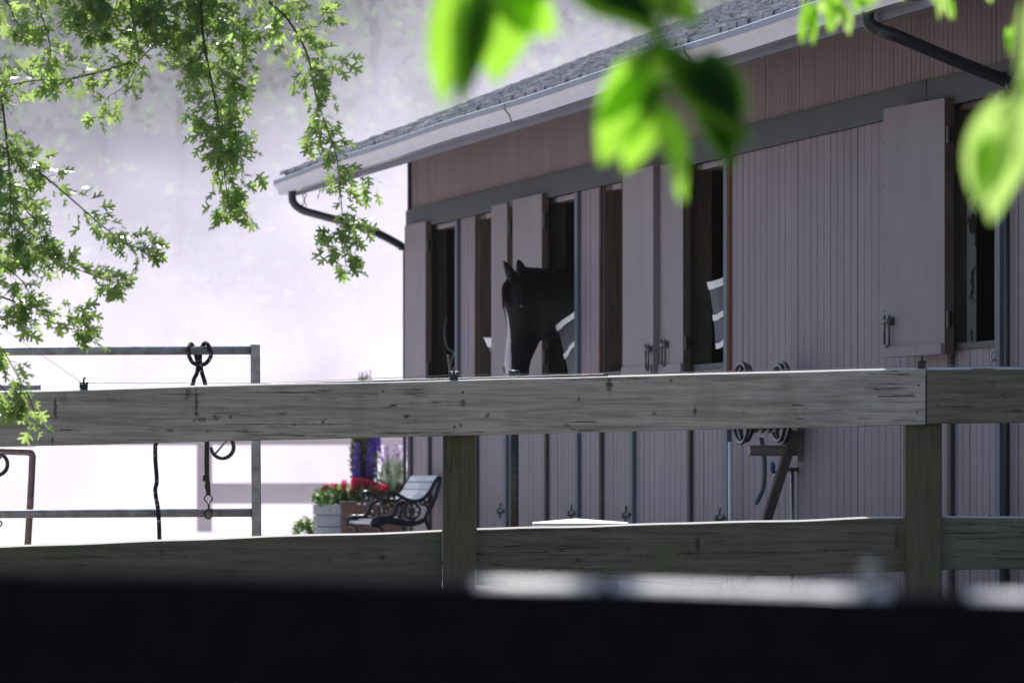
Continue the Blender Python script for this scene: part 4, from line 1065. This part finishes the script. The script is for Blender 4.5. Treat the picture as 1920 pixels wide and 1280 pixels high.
# the rest of the crown outside the frame
for i in range(46):
    c = V((rnd.uniform(-4.6, -2.25), DH+rnd.uniform(-.9, 1.4), rnd.uniform(1.5, 4.4)))
    e = c+V((rnd.uniform(-.2, .55), rnd.uniform(-.3, .3), rnd.uniform(-.6, -.1)))
    q0 = ((c.x/c.y)*FPX+960, HY-(c.z-CH)/c.y*FPX); q1 = ((e.x/e.y)*FPX+960, HY-(e.z-CH)/e.y*FPX)
    spray([q0, ((q0[0]+q1[0])/2+8, (q0[1]+q1[1])/2-10), q1], 1.3, .006, .002, 60, dd=c.y-DH, leaf=(24, 34))
for i in range(34):                            # crown above the frame, dappling the hanging sprays
    c = V((rnd.uniform(-2.5, -.6), DH+rnd.uniform(.5, 2.2), 0)); c.z = 2.62+(c.y-DH)*.35+rnd.uniform(0, 1.0)
    e = c+V((rnd.uniform(-.3, .5), rnd.uniform(-.3, .3), rnd.uniform(-.12, .1)))
    q0 = ((c.x/c.y)*FPX+960, HY-(c.z-CH)/c.y*FPX); q1 = ((e.x/e.y)*FPX+960, HY-(e.z-CH)/e.y*FPX)
    spray([q0, ((q0[0]+q1[0])/2+8, (q0[1]+q1[1])/2), q1], 2.2, .005, .002, 46, dd=c.y-DH, leaf=(26, 36))
tk = MB(); tk.tube(smoothpath([V((-3.6, DH+.5, -.05)), V((-3.55, DH+.5, .9)), V((-3.4, DH+.45, 1.9)), V((-3.1, DH+.3, 3.0)), V((-2.6, DH+.2, 4.2))], 5), [.16-.10*i/20 for i in range(21)], 12)
tk.build('trunk', M['trunk'], haw, smooth=True)
lb = MB()
for tgt, st in (((-20,170), (-3.45, DH+.45, 1.7)), ((-60,240), (-3.45, DH+.45, 1.75)), ((-60,380), (-3.5, DH+.45, 1.5)), ((-60,520), (-3.5, DH+.45, 1.3)), ((-50,610), (-3.52, DH+.48, 1.1)), ((235,-90), (-3.1, DH+.3, 3.0)), ((375,-80), (-3.0, DH+.3, 3.1)), ((475,-30), (-2.95, DH+.3, 3.2)), ((65,-60), (-3.3, DH+.4, 2.2)), ((-30,120), (-3.4, DH+.4, 2.0))):
    e = P(tgt[0], tgt[1], DH); s_ = V(st); m_ = s_.lerp(e, .5)+V((0, 0, .25)); lb.tube(smoothpath([s_, m_, e], 6), [.04-.032*i/12 for i in range(13)], 7)
lb.build('limb', M['trunk'], haw, smooth=True)
tw.build('twig', M['twig'], haw, recalc=False); hl.build('foliage', M['haw'], haw, recalc=False)
print('haw leaf verts', len(hl.v))

# ------------------------------------------------------------------ near broadleaf tree (large blurred leaves)
def bigleaf(mb, base, tip, nrm, wd, fold=.35, curl=.15, mi=0, N=12, ser=0.0):
    base = V(base); tip = V(tip); d = tip-base; ln = d.length; d.normalize(); n = V(nrm); n = (n-d*n.dot(d)).normalized(); s = d.cross(n)
    vs = []; fs = []; cols = 9
    for i in range(N+1):
        t = i/N; wv = (math.sin(PI*t**.85)**.8)*(1-.25*t)*wd if 0 < t < 1 else 0.0004
        c = base+d*ln*t-n*(curl*ln*(t*t-t*.4))
        for j in range(cols):
            q = (j-(cols-1)/2)/((cols-1)/2); und = .03*ln*math.sin(9*t+2*q)*abs(q)
            vs.append(c+s*wv*q+n*(abs(q)*wv*fold+und))
    for i in range(N):
        for j in range(cols-1): fs.append((i*cols+j, i*cols+j+1, (i+1)*cols+j+1, (i+1)*cols+j))
    mb.add(vs, fs, mi)
DL = 6.2
ltree = thing('broadleaf_tree', 'near leafy tree with large bright leaves blurred across the top', 'tree', (2.3, 6.2, 0))
LIT = V((-.05, .52, .85)); DARK = V((.05, -.80, .58))
bl = MB()
def BL(x0, y0, x1, y1, wd, lit=1., dd=0., fold=.3, curl=.15, mi=0, nv=None):
    n = nv if nv is not None else (LIT*lit+DARK*(1-lit))
    bigleaf(bl, P(x0, y0, DL+dd), P(x1, y1, DL+dd+.012), n, wd*DL/FPX, fold, curl, mi)
SIDE = V((-.95, .15, .25))
# left cluster
BL(868, -80, 822, 208, 46, nv=V((-.35, -.68, -.6)), fold=.55, curl=.12)          # bright outer leaf, folded
BL(915, -60, 862, 205, 38, nv=V((.25, -.80, .55)), dd=-.03, fold=.15, curl=.1)   # dark blade in front
BL(960, -110, 925, 160, 80, nv=V((-.15, -.80, -.58)), dd=.03, fold=.15)          # bright broad leaf
BL(940, -30, 1042, 70, 55, nv=V((.2, -.85, -.5)), dd=.02, fold=.2)
BL(880, -40, 990, 50, 34, nv=V((0, -.76, .66)), dd=-.02, fold=.1)
# top middle dark leaves
BL(1050, -60, 1255, 56, 72, nv=V((0, -.76, .66)), dd=-.02, fold=.08)
BL(1110, -50, 1320, 35, 48, nv=V((.05, -.80, .60)), dd=.0, fold=.08)
BL(1220, -30, 1310, 40, 50, nv=V((.0, -.85, -.5)), dd=.03, fold=.1)
# centre cluster
BL(1225, 85, 1125, 312, 62, nv=V((-.2, -.85, -.48)), dd=.02, fold=.3, curl=.05)
BL(1215, 120, 1118, 235, 42, nv=V((-.3, -.80, -.52)), dd=.0, fold=.3)
BL(1232, 190, 1170, 325, 36, nv=V((-.1, -.90, -.4)), dd=.03, fold=.35)
BL(1245, 150, 1195, 235, 24, nv=V((.1, -.78, .62)), dd=-.03, fold=.1)
BL(1238, 92, 1412, 262, 58, nv=V((.08, -.76, .64)), dd=-.03, fold=.06, curl=.08)
BL(1325, 88, 1372, 316, 62, nv=V((.0, -.72, .68)), dd=-.01, fold=.06, curl=.08)
BL(1215, 100, 1330, 120, 36, nv=V((.0, -.76, .66)), dd=-.04, fold=.06)
BL(1240, 190, 1290, 375, 33, nv=V((.55, -.70, -.30)), dd=-.01, fold=.2, mi=0)
# right cluster
BL(1893, 180, 1828, 392, 56, nv=V((-.45, -.82, -.35)), dd=.0, fold=.5, curl=.08, mi=1)
BL(1880, 235, 1866, 418, 44, nv=V((.35, -.85, -.38)), dd=.012, fold=.35, mi=1)
BL(1845, 240, 1830, 385, 17, nv=V((.2, -.78, .6)), dd=-.02, fold=.1)
BL(1948, -40, 1918, 190, 34, nv=V((.1, -.85, -.5)), dd=.01, fold=.4, mi=1)
BL(1940, 125, 1922, 330, 36, nv=V((.0, -.9, -.4)), dd=.02, fold=.3, mi=1)
for dd in (-.024, -.019, -.014, -.009):  # extra leaf layers added behind the dark leaves to block their backlight
    BL(1242, 95, 1408, 258, 53, nv=V((.08, -.76, .64)), dd=dd, fold=.05, curl=.08)
    BL(1326, 92, 1371, 310, 57, nv=V((.0, -.72, .68)), dd=dd+.01, fold=.05, curl=.08)
    BL(1070, -60, 1245, 42, 56, nv=V((0, -.76, .66)), dd=dd, fold=.05)
    BL(910, -60, 865, 195, 30, nv=V((.25, -.80, .55)), dd=dd, fold=.1, curl=.1)
    BL(1250, 70, 1185, 130, 20, nv=V((.1, -.78, .62)), dd=dd, fold=.1)
    BL(1243, 150, 1200, 228, 20, nv=V((.1, -.78, .62)), dd=dd, fold=.1)
rb = random.Random(77)
for (x0, x1, y0, y1, n, hs) in ((1270, 1425, 60, 300, 150, (.28, .45)), (1080, 1245, -60, 30, 80, (.22, .4)), (1200, 1250, 90, 190, 10, (.28, .4)), (960, 1020, -30, 20, 8, (.2, .3))):  # unseen leaves added towards the sun to shade the dark leaves
    for i in range(n):
        c = P(rb.uniform(x0, x1), rb.uniform(y0, y1), DL)+sdir*(rb.uniform(*hs)+.06)
        if HY-(c.z-CH)/c.y*FPX > -60: c = c+sdir*.12
        d = rv(rb)*V((1, 1, .3)) if False else V((rb.uniform(-1, 1), rb.uniform(-1, 1), rb.uniform(-.3, .2))).normalized()
        bigleaf(bl, c-d*.03, c+d*.03, sdir+rv(rb, .3), .020, .1, .05, 0, N=5)
for i in range(70):  # small unseen leaves added to keep sun off the dark blade
    c = P(rb.uniform(858, 890), rb.uniform(10, 190), DL)+sdir*rb.uniform(.28, .38)
    bigleaf(bl, c-V((.009, 0, 0)), c+V((.009, 0, 0)), sdir+rv(rb, .3), .008, .1, .05, 0, N=4)
o1 = bl.build('foliage', [M['cherry'], M['cherry2']], ltree, smooth=True, recalc=False)
# twigs carrying them
tb = MB()
def TW(pts, r0, r1, D=DL):
    p = smoothpath([P(x, y, D) for x, y in pts], 5); n = len(p); tb.tube(p, [r0+(r1-r0)*i/(n-1) for i in range(n)], 7)
TW([(1500, -420), (1400, -240), (1290, -60), (1240, 60), (1226, 90)], .006, .0015)
TW([(1290, -60), (1120, -90), (980, -70), (915, -65)], .003, .0015)
TW([(2150, -300), (2000, -150), (1935, -40), (1915, 130), (1868, 225)], .005, .0015)
# drooping leaflets at D ~9
D9 = 10.5
sl_ = MB(); rnd = random.Random(31)
def leaflet(x0, y0, x1, y1, wd, nv):
    bigleaf(sl_, P(x0, y0, D9), P(x1, y1, D9+rnd.uniform(-.01, .01)), nv, wd*D9/FPX, rnd.uniform(.2, .5), rnd.uniform(.0, .15), rnd.choice((0, 1)), N=8)
for x0, y0, x1, y1, wd in ((1512,0,1502,88,10), (1522,5,1524,85,13), (1530,8,1518,60,11), (1540,0,1545,30,10), (1558,2,1556,62,13), (1570,8,1563,58,12), (1575,0,1590,40,13), (1582,8,1593,66,13), (1600,-2,1612,26,8), (1612,-8,1626,22,8), (1560,-20,1580,20,14), (1540,-25,1560,12,14), (1590,-25,1632,18,12), (1620,-25,1640,12,8), (1625,-30,1650,5,8),
                   (1752,-15,1763,36,6), (1760,-20,1768,30,6), (1770,-18,1783,38,8), (1778,-10,1789,36,6), (1745,-20,1748,4,6), (1852,-20,1858,6,8), (1690,-16,1692,2,5), (1890,50,1890,95,7), (1900,45,1893,110,5), (1885,60,1896,108,5)):
    leaflet(x0, y0, x1, y1, wd, V((rnd.uniform(-.6, .6), -.9, rnd.uniform(-.7, .3))))
TWp = smoothpath([P(x, y, D9) for x, y in ((2100, -260), (1900, -140), (1760, -30), (1640, -30), (1520, -5))], 5); tb.tube(TWp, [.006-.005*i/(len(TWp)-1) for i in range(len(TWp))], 6)
tb.tube(smoothpath([P(1980, -120, D9), P(1930, -20, D9), P(1893, 50, D9)], 4), .0016, 5)
sl_.build('foliage', [M['cherry'], M['cherry2']], ltree, smooth=True, recalc=False)
# unseen crown clumps placed sunward, breaking sunlight on the black rail into patches
cr = MB(); rnd = random.Random(41)
RD = 5.2
def shade(x0, x1, n, hz=(2.6, 3.6), wy=.13):
    for i in range(n):
        X0 = rnd.uniform(x0, x1); h = rnd.uniform(*hz); tt = (h-.53)/sdir.z
        c = V((X0, RD+.03, .53))+sdir*tt+V((0, rnd.uniform(-wy, wy), 0))
        d = rv(rnd)+V((0,0,-.3)); a = c-d.normalized()*.05
        bigleaf(cr, a, a+d.normalized()*.10, V((rnd.uniform(-.5, .5), rnd.uniform(-.3, .8), 1)), .032, .2, .1, 0, N=5)
shade(-1.6, -.045, 800); shade(.076, .096, 45, wy=.2); shade(.335, .395, 60); shade(.475, 1.5, 450)
for i in range(500):
    c = V((rnd.uniform(-1.5, 3.2), rnd.uniform(5.6, 8.8), rnd.uniform(3.6, 5.2)))
    if -1.05 < c.x < .8: continue
    d = rv(rnd)+V((0,0,-.3)); bigleaf(cr, c, c+d.normalized()*.11, V((rnd.uniform(-.5, .5), 0, 1)), .036, .2, .1, 0, N=5)
cr.build('unseen_shade_crown', M['cherry'], ltree, smooth=True, recalc=False)
tr = MB(); tr.tube(smoothpath([V((2.3, 6.2, -.05)), V((2.25, 6.2, 1.2)), V((2.1, 6.3, 2.4)), V((1.7, 6.5, 3.4)), V((1.0, 6.9, 4.2))], 5), [.15-.1*i/20 for i in range(21)], 12)
tr.build('trunk', M['trunk'], ltree, smooth=True)
lt = P(1500, -420, DL)
for e in (lt, P(2150, -300, DL), P(2100, -260, D9), V((-.8, 7.0, 3.4)), V((.6, 7.2, 3.3)), V((-1.4, 7.5, 4.0)), V((2.8, 7.5, 4.6))):
    tb.tube(smoothpath([V((2.12, 6.3, 2.3)), V((2.12, 6.3, 2.3)).lerp(e, .5)+V((0,0,.35)), e], 6), [.035-.028*i/12 for i in range(13)], 7)
tb.build('branch', M['twig'], ltree, smooth=True)

# ------------------------------------------------------------------ near black rail
nf = thing('black_rail_fence', 'out of focus black painted rail filling the bottom edge', 'fence', (0, RD, 0))
zl0, zl1 = Z(1067, RD), Z(1115, RD)
mb = MB(); vs = []; N = 30
for i in range(N+1):
    t = i/N; x = -1.6+3.6*t; zt = zl0+(zl1-zl0)*((x/RD*FPX+960)/1920)+.0012*noise.noise(V((x*5, 0, 0)))
    sec = [(RD, zt-.235), (RD+.045, zt-.235), (RD+.045, zt-.007), (RD+.040, zt-.001), (RD+.020, zt+.001), (RD+.009, zt-.002), (RD+.003, zt-.006), (RD, zt-.014)]
    vs += [V((x, a, b)) for a, b in sec]
fs = [(i*8+j, i*8+(j+1)%8, (i+1)*8+(j+1)%8, (i+1)*8+j) for i in range(N) for j in range(8)]+[tuple(range(8)), tuple(N*8+j for j in range(7, -1, -1))]
mb.add(vs, fs); mb.build('top_rail', M['black_rail'], nf)
for xa, xb in ((-.034, .079), (.088, .335), (.405, .62)):       # pale strips that paint the dappled sun highlights onto the rail top
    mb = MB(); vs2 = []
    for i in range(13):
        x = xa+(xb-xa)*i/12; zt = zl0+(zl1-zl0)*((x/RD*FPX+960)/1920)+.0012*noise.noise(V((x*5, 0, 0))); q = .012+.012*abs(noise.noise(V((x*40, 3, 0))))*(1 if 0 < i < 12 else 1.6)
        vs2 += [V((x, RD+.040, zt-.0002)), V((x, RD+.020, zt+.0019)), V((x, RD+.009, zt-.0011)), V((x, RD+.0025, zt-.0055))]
    mb.add(vs2, [(i*4+j, i*4+j+1, (i+1)*4+j+1, (i+1)*4+j) for i in range(12) for j in range(3)]); mb.build('painted_sun_patch', M['sun_top'], nf)
for x in (-1.35, 1.75):
    mb = MB(); mb.box((x-.05, RD+.047, -.05), (x+.05, RD+.15, .50)); mb.build('post', M['black_rail'], nf, bevel=.006)
mb = MB(); mb.box((-1.6, RD+.0, .08), (2.0, RD+.045, .22)); mb.build('bottom_rail', M['black_rail'], nf, bevel=.005)
mb = MB(); p = P(1631, 1080, RD+.02); mb.tube([p+V((0,0,-.02)), p+V((0,0,.002))], .006, 10); mb.ball(p+V((0,0,.004)), .008, 12, 8); mb.build('bolt', M['steel'], nf, smooth=True)

# ------------------------------------------------------------------ woodland behind
rnd = random.Random(51); wl = MB()
def quad(p, s):
    a = rv(rnd).normalized(); b = rv(rnd); b = (b-a*b.dot(a)).normalized()
    wl.add([p-a*s, p+b*s*.6, p+a*s, p-b*s*.6], [(0,1,2,3)])
for i in range(52000):
    x = rnd.uniform(-34, 30); y = 112+rnd.uniform(0, 12); z = rnd.uniform(.2, 17)
    if noise.noise(V((x*.35, y*.2, z*.35))) < -.05 and rnd.random() < .9: continue
    quad(V((x, y, z)), rnd.uniform(.08, .26))
o = wl.build('woodland', M['wood_leaf'], recalc=False); o['kind'] = 'stuff'
mb = MB()
for i in range(26):
    x = -32+i*2.45+rnd.uniform(-1, 1); y = 125.2+rnd.uniform(-.6, .6); mb.tube([V((x, y, 0)), V((x+rnd.uniform(-.5, .5), y, 8)), V((x+rnd.uniform(-1, 1), y, 16))], [.13, .09, .04], 7)
mb.build('woodland_trunks', M['trunk'], o)
mb = MB(); mb.box((-60, 128, 0), (60, 132, 22)); 
hm_ = plain('hill_cover', (.035, .05, .03), .9, 0, .4, .8, 0); 
vs = []; fs = []; nx, ny = 60, 10
for j in range(ny+1):
    for i in range(nx+1):
        x = -150+i*5; y = 127+j*10; vs.append((x, y, -1+ (j > 0)*(22*(1-math.exp(-j*.6)))+2.5*noise.noise(V((x*.05, y*.05, 0)))*(j > 0)))
for j in range(ny):
    for i in range(nx): fs.append((j*(nx+1)+i, j*(nx+1)+i+1, (j+1)*(nx+1)+i+1, (j+1)*(nx+1)+i))
mb = MB(); mb.add(vs, fs); o = mb.build('hill', hm_); o['kind'] = 'structure'

# ------------------------------------------------------------------ arena dust
m, t, pv = volmat('dust_volume', 0, (.905, .855, 1.0), .55)
tc = t.nodes.new("ShaderNodeTexCoord")
def nmap(sc, loc, scale, detail, rough=.6):
    mp = t.nodes.new("ShaderNodeMapping"); mp.inputs['Scale'].default_value = sc; mp.inputs['Location'].default_value = loc
    t.links.new(tc.outputs['Object'], mp.inputs[0]); n = t.nodes.new("ShaderNodeTexNoise"); n.inputs['Scale'].default_value = scale; n.inputs['Detail'].default_value = detail; n.inputs['Roughness'].default_value = rough
    t.links.new(mp.outputs[0], n.inputs['Vector']); return n.outputs['Fac']
def mm(op, a, b):
    x = t.nodes.new("ShaderNodeMath"); x.operation = op
    for i, q in enumerate((a, b)):
        if isinstance(q, (int, float)): x.inputs[i].default_value = q
        else: t.links.new(q, x.inputs[i])
    return x.outputs[0]
sx = t.nodes.new("ShaderNodeSeparateXYZ"); t.links.new(tc.outputs['Object'], sx.inputs[0])
n1 = nmap((1, .6, 1.2), (3.1, 0, 1.7), .26, 4)
n2 = nmap((1, .5, 1.1), (9.1, 4, 2.7), .55, 4)
hgt = mm('ADD', mm('SUBTRACT', sx.outputs[2], mm('MULTIPLY', mm('ADD', sx.outputs[0], 4.0), .16)), mm('MULTIPLY', mm('SUBTRACT', n1, .5), -14.0))      # wobbling top of the cloud
mr = t.nodes.new("ShaderNodeMapRange"); t.links.new(hgt, mr.inputs[0]); mr.interpolation_type = 'SMOOTHSTEP'
mr.inputs[1].default_value = 7.1; mr.inputs[2].default_value = 1.0; mr.inputs[3].default_value = .006; mr.inputs[4].default_value = 1.0
yr = t.nodes.new("ShaderNodeMapRange"); t.links.new(sx.outputs[1], yr.inputs[0]); yr.inputs[1].default_value = 50; yr.inputs[2].default_value = 70; yr.inputs[3].default_value = .0; yr.inputs[4].default_value = 1.0
t.links.new(mm('MULTIPLY', mm('MULTIPLY', mm('MULTIPLY', mr.outputs[0], mm('MAXIMUM', mm('SUBTRACT', mm('MULTIPLY', n2, 7.5), 2.8), .15)), yr.outputs[0]), .043), pv.inputs['Density'])
mb = MB(); mb.box((-30, 50, .01), (26, 108, 15)); o = mb.build('dust_cloud', m); o['kind'] = 'stuff'
m, t, pv = volmat('thin_air_haze', .00012, (.93, .91, 1.0), .45)
mb = MB(); mb.box((-90, -12, -1), (90, 200, 34)); o = mb.build('haze', m); o['kind'] = 'stuff'

for o in list(bpy.data.objects):
    if '_o' in o.keys(): del o['_o']
